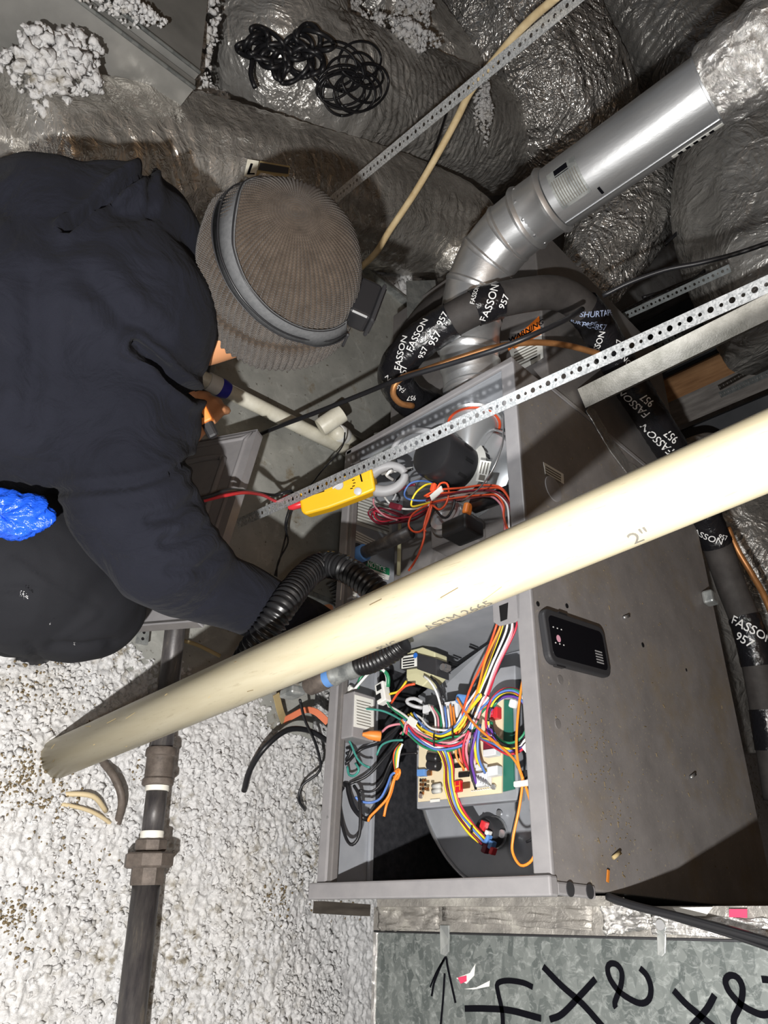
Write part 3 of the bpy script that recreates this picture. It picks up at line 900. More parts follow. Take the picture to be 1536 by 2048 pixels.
box('burner_box', (.10, .45, .05), (.164, .66, .40), 'cabinet_paint', fu, .003)
box('manifold', (.075, .435, .09), (.099, .465, .38), 'dark_plastic', fu, .002)
tube('yellow_sleeve', [P(797, 1150, 'x', .07), P(800, 1040, 'x', .07)], .004, 'bobbin', fu, 8, .05, False)
# printed labels inside the lower side
def zlab(name, q, mt, z=.0135): return slab(name, [P(*p, 'z', z) for p in q][::-1], (0, 0, 1), .0006, mt, fu)
L1 = zlab('instruction_label', [(694, 1052), (756, 1083), (752, 1098), (692, 1072)], 'label_paper')
L2 = zlab('wiring_label', [(706, 985), (782, 1010), (784, 1072), (704, 1046)], 'vent_grey')
for k in range(9):
    a, b = P(709, 991 + 6 * k, 'z', .0143), P(778, 1014 + 6 * k, 'z', .0143)
    slab('print_line', [a, b, b + np.array([.001, -.002, 0]), a + np.array([.001, -.002, 0])], (0, 0, 1), .0003, 'grey_ink', L2)
for k in range(3):
    a, b = P(698, 1058 + 5 * k, 'z', .0143), P(750, 1083 + 5 * k, 'z', .0143)
    slab('print_line', [a, b, b + np.array([.001, -.0014, 0]), a + np.array([.001, -.0014, 0])], (0, 0, 1), .0003, 'grey_ink', L1)
L3 = zlab('notice_label', [(727, 1127), (780, 1148), (777, 1160), (725, 1148)], 'label_paper')
zz = .0146
slab('notice_band', [P(728, 1118, 'z', zz), P(779, 1137, 'z', zz), P(779, 1151, 'z', zz), P(727, 1131, 'z', zz)][::-1], (0, 0, 1), .0004, 'notice_green', L3)
cN = P(753, 1134, 'z', zz); uN = P(779, 1144, 'z', zz) - P(728, 1124.5, 'z', zz)
flat_text('notice_word', 'NOTICE', cN, uN, np.cross((0, 0, 1), uN), .017, 'tape_print', L3, .0006, .85, .0004)
for k in range(3):
    a, b = P(731, 1137 + 4 * k, 'z', .0143), P(770, 1152 + 4 * k, 'z', .0143)
    slab('print_line', [a, b, b + np.array([.001, -.001, 0]), a + np.array([.001, -.001, 0])], (0, 0, 1), .0003, 'grey_ink', L3)
L4 = zlab('safety_label', [(684, 1160), (716, 1174), (712, 1196), (680, 1200)], 'label_paper')
for k in range(5):
    a, b = P(686, 1166 + 6 * k, 'z', .0143), P(708, 1175 + 6 * k, 'z', .0143)
    slab('print_line', [a, b, b + np.array([.001, -.001, 0]), a + np.array([.001, -.001, 0])], (0, 0, 1), .0003, 'grey_ink', L4)
# slotted tab where the harness passes the deck
tb = slab('harness_tab', [P(*p, 'x', -.004) for p in ((984, 1180), (1040, 1150), (1040, 1236), (1030, 1244), (998, 1252), (986, 1244))][::-1], (-1, 0, 0), .003, 'trim_paint', fu, .001)
slab('tab_slot', [P(*p, 'x', -.0046) for p in ((998, 1212), (1016, 1205), (1014, 1238), (1001, 1243))][::-1], (-1, 0, 0), .0006, 'chip', tb)
# top face: seam tape, labels, blank plug
st = slab('serial_label', [P(*p, 'z', FZ + .0008) for p in ((1087, 924), (1127, 948), (1128, 968), (1091, 948))][::-1], (0, 0, 1), .0006, 'label_paper', fu)
for k in range(4):
    a, b = P(1091, 931 + 5 * k, 'z', FZ + .0014), P(1122, 949 + 5 * k, 'z', FZ + .0014)
    slab('print_line', [a, b, b + np.array([.0, -.003, 0]), a + np.array([.0, -.003, 0])], (0, 0, 1), .0003, 'grey_ink', st)
c = P(1106, 978, 'z', FZ)
lathe('blank_plug', [(.024, 0), (.024, .0015), (.020, .002)], c, (0, 0, 1), 'trim_paint', fu, 28)
for q, r in (((1075, 1208), .004), ((1133, 1212), .004), ((1190, 1280), .004), ((1125, 1232), .004), ((1050, 1220), .0), ((1285, 1290), .0045), ((1372, 1340), .003), ((1120, 1360), .007), ((1115, 1448), .007)):
    if r:
        disc('dimple', P(*q, 'z', FZ - .0002), (0, 0, 1), r, .0012, 'cabinet_paint' if r > .005 else 'chip', fu, 16)
# clip bolt standing on the top
c = P(1258, 1230, 'z', FZ)
# ---------------------------------------------------------------- furnace wiring, one part per wire
WR = .0019
def wire(pts, mat, r=WR, x=.05, conv=None, parent=None, step=.006):
    q = []
    for p in pts:
        xx = p[2] if len(p) > 2 else x
        a = conv(p[0], p[1]) if conv else p[:2]
        q.append(P(a[0], a[1], 'x', xx))
    return tube('wire', q, r, mat + '_wire', parent or fu, 6, step)
def bundle(pts, cols, spread=.004, r=WR, x=.05, conv=None, wob=.002):
    q = []
    for p in pts:
        xx = p[2] if len(p) > 2 else x
        a = conv(p[0], p[1]) if conv else p[:2]
        q.append(P(a[0], a[1], 'x', xx))
    q = np.array(q)
    t = np.gradient(q, axis=0)
    for i, c in enumerate(cols):
        off = (i - (len(cols) - 1) / 2) * spread
        side = np.cross(t, -FWD); side /= np.linalg.norm(side, axis=1)[:, None]
        w = q + side * off - FWD * ((i * 37) % 5 - 2) * .0018 + RNG.normal(0, wob, q.shape)
        tube('wire', w, r, c + '_wire', fu, 6, .008)
# harness falling from the slotted tab to the board
bundle([(1215, -30, .02), (1205, 60, .02), (1120, 260, .03), (1050, 440, .05), (985, 590, .06), (950, 700, .07), (960, 800, .08), (985, 905, .085)],
       ['red', 'pink', 'white', 'black', 'white', 'yellow', 'brown', 'orange', 'redorange'], .0034, x=.05, conv=z3)
# coiled slack on the right
for i, c in enumerate(['red', 'purple', 'white', 'green', 'blue', 'yellow', 'black', 'white', 'red', 'blue', 'purple', 'black', 'green']):
    k = i * .9
    sx, sy = 148 - k * 3.2 + 6 * math.sin(i * 2.1), 195 - k * 4.5 + 8 * math.cos(i * 1.7)
    cx_, cy_ = 1228 + 6 * math.sin(i), 615 + 6 * math.cos(i * 1.3)
    pts = [(cx_ + sx * math.cos(a), cy_ + sy * math.sin(a), .055 + .006 * math.sin(a * 1.5 + i)) for a in np.linspace(2.5 + .1 * i, 2.5 + .1 * i + 5.6, 18)]
    pts.append((1000 + 6 * i, 700 + 4 * i, .075))
    wire(pts, c, conv=z3)
# bundle sweeping across the top of the board
bundle([(600, 590, .05), (640, 660, .05), (720, 720, .05), (810, 735, .05), (900, 715, .055), (960, 660, .06), (1000, 560, .06), (1080, 470, .055)],
       ['white', 'blue', 'yellow', 'yellow', 'black', 'red', 'white', 'blue', 'orange', 'green'], .0033, conv=z3)
bundle([(590, 700, .045), (600, 640, .045), (660, 700, .045), (760, 765, .045), (870, 760, .05), (940, 730, .055), (985, 700, .06)],
       ['green', 'pink', 'red', 'white', 'blue'], .0032, conv=z3)
wire([(480, 530, .05), (520, 545, .045), (600, 600, .04), (680, 690, .045), (760, 725, .05)], 'white', .0020, conv=z3)
wire([(455, 470, .05), (500, 540, .045), (580, 600, .045), (640, 640, .05)], 'green', conv=z3)
wire([(450, 460, .05), (480, 520, .05), (560, 585, .05), (620, 610, .05)], 'white', conv=z3)
wire([(555, 700, .05), (585, 690, .05), (700, 770, .055), (880, 770, .06)], 'pink', conv=z3)
# yellow pair down to the limit switch
z4b = lambda x, y: z4(x, y)
bundle([(700, -30, .05), (770, 10, .05), (820, 60, .055), (850, 160, .07), (860, 280, .085), (900, 420, .10), (985, 540, .125), (1060, 620, .145)],
       ['red', 'yellow', 'blue', 'yellow', 'maroon', 'yellow'], .0028, .0021, conv=z4, wob=.0008)
# white tie wraps
for q, rr_ in (((765, 735), .012), ((880, 690), .012)):
    tube('tie_wrap', [P(*z3(q[0] + 6 * math.cos(a), q[1] + 40 * math.sin(a)), 'x', .04 + .014 * math.cos(a)) for a in np.linspace(0, 2 * np.pi, 14, endpoint=False)], .0013, 'black_wire', fu, 6, .01, True, True)
tube('tie_wrap', [P(*z4(995 + 5 * math.cos(a), 553 + 16 * math.sin(a)), 'x', .12 + .014 * math.cos(a)) for a in np.linspace(0, 2 * np.pi, 14, endpoint=False)], .0015, 'black_wire', fu, 6, .01, True, True)
for (x, y) in ((1330, 470), (1250, 515)):
    v, f = frame_box(P(*z3(x, y), 'x', .045), (0, 1, .4), (0, -.4, 1), (1, 0, 0), .013, .012, .01)
    bevel(obj('wire_clip', v, f, 'white_plastic', fu), .003)
# wires pushed in to the sockets
for i, c in enumerate(['white', 'pink', 'green', 'white', 'blue', 'white', 'orange', 'orange']):
    x = 760 + i * 17
    wire([(x - 30 if i < 3 else x, 520 + 10 * (i % 3), .07), (x + 6, 590, .065), (x + 12, 650, .06), (x + 14 - i * 2, 705, .055)], c, conv=z3)
wire([(700, 345, .05), (735, 375, .045), (775, 440, .05), (805, 540, .06), (822, 640, .06)], 'white', .0020, conv=z3)
wire([(742, 350, .055), (775, 390, .055), (800, 450, .06), (815, 520, .065)], 'black', conv=z3)
wire([(765, 370, .06), (795, 410, .06), (822, 480, .065)], 'black', conv=z3)
wire([(690, 540, .07), (640, 530, .06), (600, 510, .055), (600, 490, .05), (640, 482, .055), (690, 505, .06)], 'grey', .0034, conv=z3)
wire([(592, 375, .05), (570, 410, .045), (540, 440, .05), (490, 455, .05)], 'yellow', .0022, conv=z3)
wire([(645, 393, .05), (590, 405, .045), (540, 450, .05), (500, 510, .06)], 'redorange', .0022, conv=z3)
# lower purple, red and blue drops to the white sockets
for i, (c, pts) in enumerate([('purple', [(1030, 660, .05), (1005, 760, .05), (990, 860, .06), (1010, 960, .075), (1022, 1015, .085)]), ('red', [(975, 680, .05), (945, 760, .05), (945, 850, .06), (975, 920, .08)]),
        ('blue', [(1045, 640, .05), (1030, 760, .05), (1040, 860, .06), (1075, 940, .08)]), ('pink', [(985, 690, .05), (960, 790, .055), (975, 880, .07), (1000, 940, .08)]),
        ('purple', [(1015, 690, .05), (1000, 800, .055), (995, 900, .07), (1000, 990, .085)]), ('black', [(1000, 690, .05), (985, 800, .055), (985, 920, .07), (1020, 1040, .085)]),
        ('yellow', [(1010, 720, .05), (1015, 800, .055), (1030, 870, .07), (1080, 930, .085)])]):
    wire(pts, c, .0022, conv=z3)
# orange loop on the right
wire([(905, 480, .06), (950, 560, .05), (1020, 650, .03), (1130, 745, .02), (1220, 820, .015), (1275, 890, .012), (1310, 990, .012)], 'orange', .0020, conv=z3)
wire([(1335, 255, .03), (1305, 380, .02), (1280, 560, .015), (1268, 760, .012), (1280, 880, .012), (1312, 985, .012)], 'orange', .0020, conv=z3)
wire([(1300, 205, .012), (1305, 270, .012), (1285, 420, .012), (1250, 590, .012), (1245, 690, .012), (1295, 770, .012), (1365, 735, .012), (1398, 620, .012), (1385, 480, .012), (1340, 330, .012), (1310, 240, .012)], 'orange', .0020, conv=z4)
wire([(1290, 180, .02), (1330, 260, .03), (1375, 370, .035), (1392, 500, .04), (1370, 600, .04), (1330, 625, .04)], 'black', .0020, conv=z4)
wire([(1300, 330, .03), (1265, 470, .03), (1240, 590, .03), (1240, 640, .03)], 'black', .0020, conv=z4)
v, f = frame_box(P(*z4(1305, 268), 'x', .012), (0, 0, 1), (0, 1, 0), (1, 0, 0), .026, .008, .008)
bevel(obj('tie_wrap', v, f, 'white_plastic', fu), .002)
v, f = frame_box(P(*z4(1330, 212), 'x', .03), (0, 0, 1), (0, 1, 0), (1, 0, 0), .009, .011, .01)
bevel(obj('wire_clip', v, f, 'black_plastic', fu), .002)
# left side: black mains cord, green earth wires, blue and orange pigtail
wire([(210, 60, .03), (175, 110, .03), (165, 180, .03), (190, 250, .03), (230, 280, .03), (240, 330, .03), (270, 420, .03), (330, 480, .035), (370, 470, .06), (440, 370, .08), (490, 280, .08), (500, 220, .08)], 'black', .0045, conv=z4)
wire([(235, 130, .03), (190, 170, .03), (170, 120, .03), (200, 60, .03), (250, 50, .03), (230, 110, .03), (180, 150, .03), (190, 90, .03), (240, 80, .03)], 'black', .0028, conv=z4)
wire([(205, 290, .02), (180, 350, .015), (195, 500, .015), (225, 610, .015), (260, 642, .015), (300, 590, .02), (310, 470, .02), (300, 340, .02), (270, 280, .02)], 'black', .0028, conv=z4)
wire([(240, 270, .03), (350, 220, .05), (450, 120, .06), (520, 40, .06), (560, -20, .06)], 'black', .0026, conv=z4)
wire([(230, 140, .03), (310, 60, .05), (420, 20, .06), (500, -40, .06), (560, -100, .06)], 'black', .0026, conv=z4)
wire([(300, 310, .03), (380, 315, .05), (440, 260, .06), (500, 130, .07), (560, 90, .07), (660, 80, .08)], 'black', .0022, conv=z4)
wire([(340, 480, .03), (260, 485, .025), (215, 500, .02), (205, 580, .02), (210, 680, .02), (250, 760, .025), (280, 830, .03), (300, 900, .03)], 'black', .0020, conv=z3)
wire([(215, 560, .02), (245, 540, .02), (330, 545, .03), (430, 555, .04), (500, 580, .05), (570, 620, .05)], 'teal', .0020, conv=z3)
wire([(205, 590, .02), (215, 680, .02), (255, 770, .022), (290, 850, .025), (330, 890, .03), (365, 905, .03)], 'teal', .0020, conv=z3)
wire([(410, 830, .05), (440, 770, .05), (500, 742, .05), (570, 738, .05)], 'teal', .0020, conv=z3)
wire([(230, 900, .02), (240, 950, .02), (275, 955, .02), (300, 920, .02), (280, 880, .02)], 'teal', .0022, conv=z3)
wire([(440, 690, .05), (480, 655, .045), (540, 640, .05), (600, 640, .05)], 'pink', .0022, conv=z3)
for c, d in (('redorange', 0), ('green', 9), ('yellow', 18), ('white', 28)):
    wire([(560 + d * .3, 760, .05), (525 + d, 800, .05), (515 + d, 850, .05), (525 + d * .4, 920, .05)], c, .002, conv=z3)
wire([(525, 200, .05), (500, 215, .05), (470, 290, .06), (430, 360, .06), (370, 385, .055), (310, 375, .04), (280, 350, .03)], 'blue', .0022, conv=z4)
wire([(545, 200, .05), (520, 240, .05), (500, 320, .055), (470, 400, .06), (455, 470, .06)], 'orange', .0024, conv=z4)
wire([(540, 190, .05), (510, 260, .05), (480, 350, .05), (420, 420, .045), (370, 470, .04), (358, 500, .04)], 'orange', .0024, conv=z4)
wire([(520, 195, .05), (545, 180, .045), (552, 200, .045), (535, 240, .05), (515, 225, .05)], 'orange', .0024, conv=z4)
# white plug with its green and white lead
cn = P(*z3(448, 450), 'x', .045)
v, f = frame_box(cn, (0, -1, .25), (0, .25, 1), (1, 0, 0), .038, .022, .016)
cno = bevel(obj('plug', v, f, 'white_plastic', fu), .002)
for k in range(2):
    v, f = frame_box(cn + np.array([-.0085, .009 - .017 * k, -.002]), (0, -1, .25), (0, .25, 1), (1, 0, 0), .010, .011, .002)
    obj('plug_slot', v, f, 'chip', cno)
wire([(475, 400, .045), (470, 340, .04), (440, 300, .03), (390, 300, .03), (330, 360, .025), (270, 430, .02)], 'white', .0028, conv=z3)
wire([(480, 410, .045), (480, 350, .04), (450, 310, .035), (380, 300, .035), (320, 340, .03), (290, 420, .03)], 'green', .0036, conv=z3)
v, f = frame_box(P(*z3(242, 432), 'x', .018), (0, 1, 1), (0, -1, 1), (1, 0, 0), .018, .010, .008)
bevel(obj('spade_terminal', v, f, 'white_plastic', fu), .002)
v, f = frame_box(P(*z3(628, 625), 'x', .040), (0, -.7, 1), (0, 1, .7), (1, 0, 0), .020, .013, .003)
obj('harness_flag', v, f, 'label_paper', fu)
v, f = frame_box(P(*z3(1365, 765), 'x', .04), (0, .8, 1), (0, -1, .8), (1, 0, 0), .030, .018, .003)
obj('harness_flag', v, f, 'label_paper', fu)
# burner compartment wiring
UX = .015
bundle([(900, 250), (980, 225), (1120, 205), (1260, 190), (1340, 205), (1395, 270), (1415, 360), (1425, 460)], ['redorange', 'redorange', 'maroon', 'white', 'redorange', 'pink'], .0042, .0020, UX, z2, .0015)
wire([(925, 270), (955, 200), (985, 145), (1025, 145), (1038, 200), (1020, 270), (980, 305), (940, 280)], 'redorange', .0021, UX, z2)
wire([(925, 270), (870, 295), (810, 340), (790, 400), (820, 440), (870, 435), (905, 370), (925, 290)], 'redorange', .0021, UX, z2)
wire([(935, 275), (915, 350), (890, 420), (885, 480), (860, 560), (825, 630), (790, 680)], 'redorange', .0021, UX, z2)
wire([(925, 275), (900, 345), (885, 410), (895, 440)], 'redorange', .0020, UX, z2)
wire([(940, 280), (990, 345), (1030, 350), (1065, 290), (1070, 240), (1040, 200)], 'black', .0024, .02, z2)
wire([(955, 150), (880, 128), (800, 145), (765, 200), (780, 235), (850, 250), (930, 245)], 'blue', .0020, UX, z2)
wire([(950, 145), (900, 150), (840, 195), (810, 250), (812, 285), (870, 275), (925, 262)], 'yellow', .0020, UX, z2)
bundle([(915, 300), (820, 350), (740, 370), (640, 385), (585, 365), (570, 325), (600, 310), (680, 335), (760, 360)], ['maroon', 'maroon', 'red', 'maroon'], .0036, .0020, .03, z2, .002)
wire([(575, 235, .02), (580, 280, .02), (640, 340, .02), (720, 370, .02)], 'pink', .0020, conv=z2)
wire([(640, 225, .02), (680, 270, .02), (760, 300, .02), (850, 297, .02), (920, 275, .015)], 'white', .0022, conv=z2)
v, f = frame_box(P(*z2(710, 285), 'x', .012), (0, -.6, 1), (0, 1, .6), (1, 0, 0), .034, .012, .010)
bevel(obj('splice_cap', v, f, 'maroon_wire', fu), .003)
v, f = frame_box(P(*z2(942, 168), 'x', .012), (0, 1, .3), (0, -.3, 1), (1, 0, 0), .016, .010, .008)
bevel(obj('spade_terminal', v, f, 'redorange_wire', fu), .002)
v, f = frame_box(P(*z2(962, 205), 'x', .010), (0, .35, 1), (0, 1, -.35), (1, 0, 0), .030, .014, .002)
obj('harness_flag', v, f, 'label_paper', fu)
wire([(720, 120, .03), (760, 80, .03), (815, 55, .03)], 'black', .0024, conv=z2)
wire([(720, 120, .03), (700, 170, .03), (735, 230, .03), (720, 260, .03)], 'black', .0024, conv=z2)
wire([(725, 130, .035), (720, 190, .035), (690, 250, .03), (660, 260, .03)], 'grey', .0022, conv=z2)
wire([(715, 200, .04), (770, 165, .04), (830, 150, .04)], 'maroon', .0024, conv=z2)
# ignition cable looping over the fan housing
tube('sense_wire', [P(*p, 'x', xx) for p, xx in zip(((1007, 830), (1006, 880), (1000, 905), (985, 940), (960, 975), (935, 995), (925, 1000)), (.05, .01, .0, -.005, .0, .01, .02))], .0015, 'brush_nickel', fu, 6)
# ---------------------------------------------------------------- coil case, flue, plenum, pipes
cc = thing('coil_case', (.45, 1.15, 0), 'dark grey evaporator coil case joined to the far end of the furnace', 'coil case')
box('case_body', (.125, .872, .0), (.715, 1.36, .440), 'cabinet_paint', cc, .003)
box('case_flange', (.118, .862, -.002), (.72, .871, .4455), 'trim_paint', cc)
# printed warning label on its front
XW = .1235
wl = slab('warning_label', [P(*p, 'x', XW) for p in ((1018, 700), (1083, 668), (1087, 715), (1034, 745))][::-1], (-1, 0, 0), .0006, 'label_paper', cc)
slab('warning_band', [P(*p, 'x', XW - .0006) for p in ((1014, 690), (1078, 632), (1080, 650), (1017, 702))][::-1], (-1, 0, 0), .0006, 'warn_orange', wl)
slab('warning_band', [P(*p, 'x', XW - .0006) for p in ((1024, 682), (1080, 652), (1083, 668), (1028, 698))][::-1], (-1, 0, 0), .0006, 'warn_orange', wl)
uw = P(1083, 660, 'x', XW) - P(1026, 692, 'x', XW)
flat_text('warning_word', 'WARNING', P(1052, 663, 'x', XW - .0012), uw, (0, 1, 0), .020, 'ink', wl, .0005, .9, .0005)
flat_text('warning_word', 'ADVERTENCIA', P(1053, 676, 'x', XW - .0012), uw, (0, 1, 0), .014, 'ink', wl, .0005, .9, .0003)
for k in range(6):
    a, b = P(1028, 704 + 6 * k, 'x', XW - .0012), P(1074, 682 + 6 * k, 'x', XW - .0012)
    slab('print_line', [a, b, b + np.array([0, -.003, 0]), a + np.array([0, -.003, 0])], (-1, 0, 0), .0003, 'grey_ink', wl)
bk = slab('barcode', [P(*p, 'x', XW - .0012) for p in ((1060, 718), (1080, 708), (1081, 718), (1062, 730))][::-1], (-1, 0, 0), .0004, 'grey_ink', wl)

# seam foil between furnace and coil case
def ribbon(name, pts, up, w, th, mat, parent, step=.01, wob=.0, twist=None):
    p = smooth_path(pts, step)
    if wob: p = p + np.stack([perlin(np.arange(len(p)) * .23, np.full(len(p), q * 3.3), 5) for q in range(3)], 1) * wob
    t = np.gradient(p, axis=0); t /= np.linalg.norm(t, axis=1)[:, None]
    u = np.asarray(up, float)
    if u.ndim == 1: u = np.broadcast_to(u, p.shape)
    s = np.cross(t, u); s /= np.linalg.norm(s, axis=1)[:, None]
    nn = np.cross(s, t)
    ww = np.asarray(w, float)
    ww = np.broadcast_to(ww.reshape(-1, 1) if ww.ndim else ww, (len(p), 1))
    a, b = p + s * ww / 2, p - s * ww / 2
    V = np.stack([a + nn * th / 2, b + nn * th / 2, b - nn * th / 2, a - nn * th / 2], 1).reshape(-1, 3)
    k = len(p); f = []
    for i in range(k - 1):
        for j in range(4):
            q = i * 4
            f.append((q + j, q + (j + 1) % 4, q + 4 + (j + 1) % 4, q + 4 + j))
    f += [(3, 2, 1, 0), tuple((k - 1) * 4 + j for j in range(4))]
    return obj(name, V, f, mat, parent)
o = ribbon('seam_tape', [P(1178, 815, 'z', FZ + .003), P(1205, 862, 'z', FZ + .002), P(1252, 930, 'z', FZ + .002), P(1330, 985, 'z', FZ + .002)], (0, 0, 1), .040, .002, 'foil_tape', None, .008, .003)
tag(o, 'crinkled foil tape over the seam on top of the furnace', 'foil tape')

# flue
fl = thing('flue_pipe', (.005, 1.2, .30), 'galvanised steel flue pipe rising past the silver ducts', 'flue pipe')
fx, fy = .005, 1.2
fp = smooth_path([(.088, .862, .288), (.075, .93, .295), (.050, 1.0, .308), (.028, 1.05, .328)], .01)
lathe('flue_connector', [(.060, 0), (.060, .05), (.063, .054), (.063, .062), (.060, .066), (.060, .095), (.063, .10), (.063, .108), (.060, .112), (.060, .150)], (.092, .866, .286), nrm((-.30, 1, .12)), 'flue_steel', fl, 40)
# adjustable elbow as gored rings
el = [np.array(q) for q in ((.050, 1.0, .303), (.034, 1.06, .322), (.018, 1.12, .352), (.008, 1.165, .395), (.005, 1.192, .45), (.005, 1.2, .52))]
for i in range(len(el) - 1):
    a, b = el[i], el[i + 1]
    d = b - a; ln = float(np.linalg.norm(d))
    g = lathe('elbow_gore', [(.0635, -.006), (.0665, 0), (.0665, .004), (.0635, .008), (.0635, ln * .6), (.0625, ln + .008)], a, d, 'flue_steel', fl, 40)
for k in range(7):
    a = 2.2 + k * .62
    d = np.array([math.cos(a), math.sin(a), 0])
    lathe('rivet', [(.004, 0), (.003, .002), (.001, .003)], np.array([fx, fy, .512]) + d * .063, d, 'brush_nickel', fl, 10)
lathe('collar', [(.0625, -.01), (.0675, -.004), (.0695, .0), (.0675, .004), (.0640, .008), (.0640, .05), (.0680, .056), (.0700, .060), (.0680, .064), (.064, .068)], (fx, fy, .50), (0, 0, 1), 'flue_steel', fl, 48)
lathe('pipe_body', [(.0620, 0), (.0620, .30), (.0632, .301), (.0632, .306), (.0620, .307), (.0620, 1.40)], (fx, fy, .57), (0, 0, 1), 'flue_steel', fl, 64)
# lock seam down the pipe and its printed labels
ang = math.atan2(-.62, -.45)
d = np.array([math.cos(-1.25), math.sin(-1.25), 0])
v, f = frame_box(np.array([fx, fy, .75]) + d * .0622, (0, 0, 1), np.cross((0, 0, 1), d), d, .36, .004, .002)
obj('lock_seam', v, f, 'brush_nickel', fl)
def cyl_patch(name, z0, z1, a0, a1, r, mat, n=10):
    th = np.linspace(a0, a1, n)
    v = [(fx + r * math.cos(t), fy + r * math.sin(t), z) for z in (z0, z1) for t in th]
    f = [(i, i + 1, n + i + 1, n + i) for i in range(n - 1)]
    o = obj(name, v, f, mat, fl)
    s = o.modifiers.new('s', 'SOLIDIFY'); s.thickness = .0005
    return o
lab = cyl_patch('pipe_label', .585, .645, -2.95, -1.75, .0628, 'galvanized')
for k in range(11):
    cyl_patch('print_line', .590 + .0048 * k, .5915 + .0048 * k, -2.65, -1.85, .0632, 'grey_ink')
cyl_patch('print_block', .600, .628, -2.92, -2.75, .0632, 'ink')
cyl_patch('print_block', .600, .628, -2.71, -2.69, .0632, 'ink')
cyl_patch('size_label', .78, .88, -1.05, -.80, .0628, 'label_paper')
for k in range(5):
    cyl_patch('print_block', .79 + .014 * k, .798 + .014 * k, -1.02, -.83, .0632, 'ink')
lab2 = cyl_patch('size_mark', .655, .66, -1.72, -1.45, .0634, 'ink')
# foil wrapped joint above
fw = thing('foil_wrap', (fx, fy, .89), 'crumpled shiny foil wrapped around the top of the flue', 'foil wrap')
n, k = 72, 60
zz_ = np.linspace(.875, 1.30, k)
TH = np.arange(n) * 2 * np.pi / n
ZZ, TT = np.meshgrid(zz_, TH, indexing='ij')
dd = .014 * np.abs(perlin(TT * 2.2, ZZ * 22, 31)) + .008 * np.abs(perlin(TT * 5, ZZ * 60, 32)) + .012 * np.clip((ZZ - .875) / .05, 0, 1)
v, f = tubem(np.stack([np.full(k, fx), np.full(k, fy), zz_], 1), .0625, n, False, dd)
obj('foil_sleeve', v, f, 'foil_tape', fw, True)

# vertical vent pipe of cream PVC close to the camera
p0, p1 = np.array([-.4135, .1346, -.29]), None
va, vb = PD(124, 1513, 1.15), PD(1486, 923.5, .583)
vd = nrm(vb - va)
p0 = va - vd * (va[2] + .30) / vd[2]; p1 = va + vd * (1.72 - va[2]) / vd[2]
pv = thing('vent_pipe', p0, 'upright cream PVC vent pipe crossing the whole foreground', 'pipe')
R2 = .0302
tube('pipe_wall', [p0, p1], R2, 'pvc_cream', pv, 48, .06, False)
def on_tube(name, s, base, d, r, along, ang_px, size, mat, parent, flip=1, rot=0):
    # wrap text round a straight tube: reads along the axis
    v, f = textm(s, size)
    d = nrm(d); c = base + d * along
    look = nrm(CAM - c); u = nrm(look - np.dot(look, d) * d); w = np.cross(d, u)
    x, y = v[:, 0] * flip, v[:, 1] * flip
    if rot: x, y = x * math.cos(rot) - y * math.sin(rot), x * math.sin(rot) + y * math.cos(rot)
    a = ang_px - y / r
    V = c + x[:, None] * d + (r + .0005) * (np.cos(a)[:, None] * u + np.sin(a)[:, None] * w)
    return obj(name, V, f, mat, parent)
def along_px(base, d, px):             # distance along a line where it crosses an image column
    lo_, hi_ = 0, 3
    for _ in range(60):
        mid = (lo_ + hi_) / 2
        q = base + nrm(d) * mid - CAM
        x = np.dot(q, RIGHT) / np.dot(q, FWD) * F + W / 2
        if np.dot(q, FWD) < .05 or x > px: hi_ = mid
        else: lo_ = mid
    return lo_
sg = 1 if np.dot(np.cross(vd, nrm(nrm(CAM - va) - np.dot(nrm(CAM - va), vd) * vd)), DOWN) > 0 else -1
for s, px, an, sz in (('ASTM 2665', 905, 1.12, .017), ('2"', 1268, .88, .022), ('PVC', 765, 1.22, .015)):
    on_tube('pipe_print', s, p0, vd, R2, along_px(p0, vd, px), sg * an, sz, 'grey_ink', pv, 1 if sg < 0 else 1)
for i in range(14):                    # scratches and grime
    s_ = RNG.uniform(.12, .95); a_ = RNG.uniform(-1.0, 1.2); L_ = RNG.uniform(.004, .03)
    c = p0 + vd * s_; look = nrm(CAM - c); u = nrm(look - np.dot(look, vd) * vd); w = np.cross(vd, u)
    nn = math.cos(a_) * u + math.sin(a_) * w
    ax = nrm(vd + RNG.normal(0, .25) * np.cross(nn, vd))
    v, f = frame_box(c + nn * R2, ax, np.cross(nn, ax), nn, L_, RNG.uniform(.0004, .0011), .0005)
    obj('scuff', v, f, 'strap_tan' if i % 3 else 'debris', pv)

# return plenum
XP = .15
pn = thing('return_plenum', (.45, -.5, -.1), 'galvanised sheet metal return plenum with black marker writing', 'plenum')
PT = 1.05
zb = P(752, 1850, 'x', XP)[2]
box('plenum_body', (XP, -1.1, zb), (.86, -.016, PT), 'plenum_galvanized', pn)
box('corner_fold', (XP - .003, -1.1, zb - .004), (XP + .004, -.018, zb + .006), 'foil_tape', pn, .002)
seam = [P(760, 1868, 'x', XP), P(880, 1866, 'x', XP), P(1110, 1876, 'x', XP), P(1536, 1890, 'x', XP)]
ys = seam[1][1]
box('transition_flange', (XP - .004, ys, zb - .002), (XP, -.016, PT - .002), 'foil_tape_dirty', pn)
tube('seam_groove', [(XP - .0035, ys, zb), (XP - .0035, ys, PT)], .0018, 'dark_plastic', pn, 6, .1, False)
for (px, py) in ((888, 1868), (1322, 1870)):
    c = P(px, py, 'x', XP - .006)
    cl = slab('drive_clip', [P(px - 9, py - 18, 'x', XP - .007), P(px + 10, py - 18, 'x', XP - .007), P(px + 9, py + 36, 'x', XP - .007), P(px + 2, py + 44, 'x', XP - .007), P(px - 8, py + 40, 'x', XP - .007)][::-1], (-1, 0, 0), .004, 'galvanized', pn, .001)
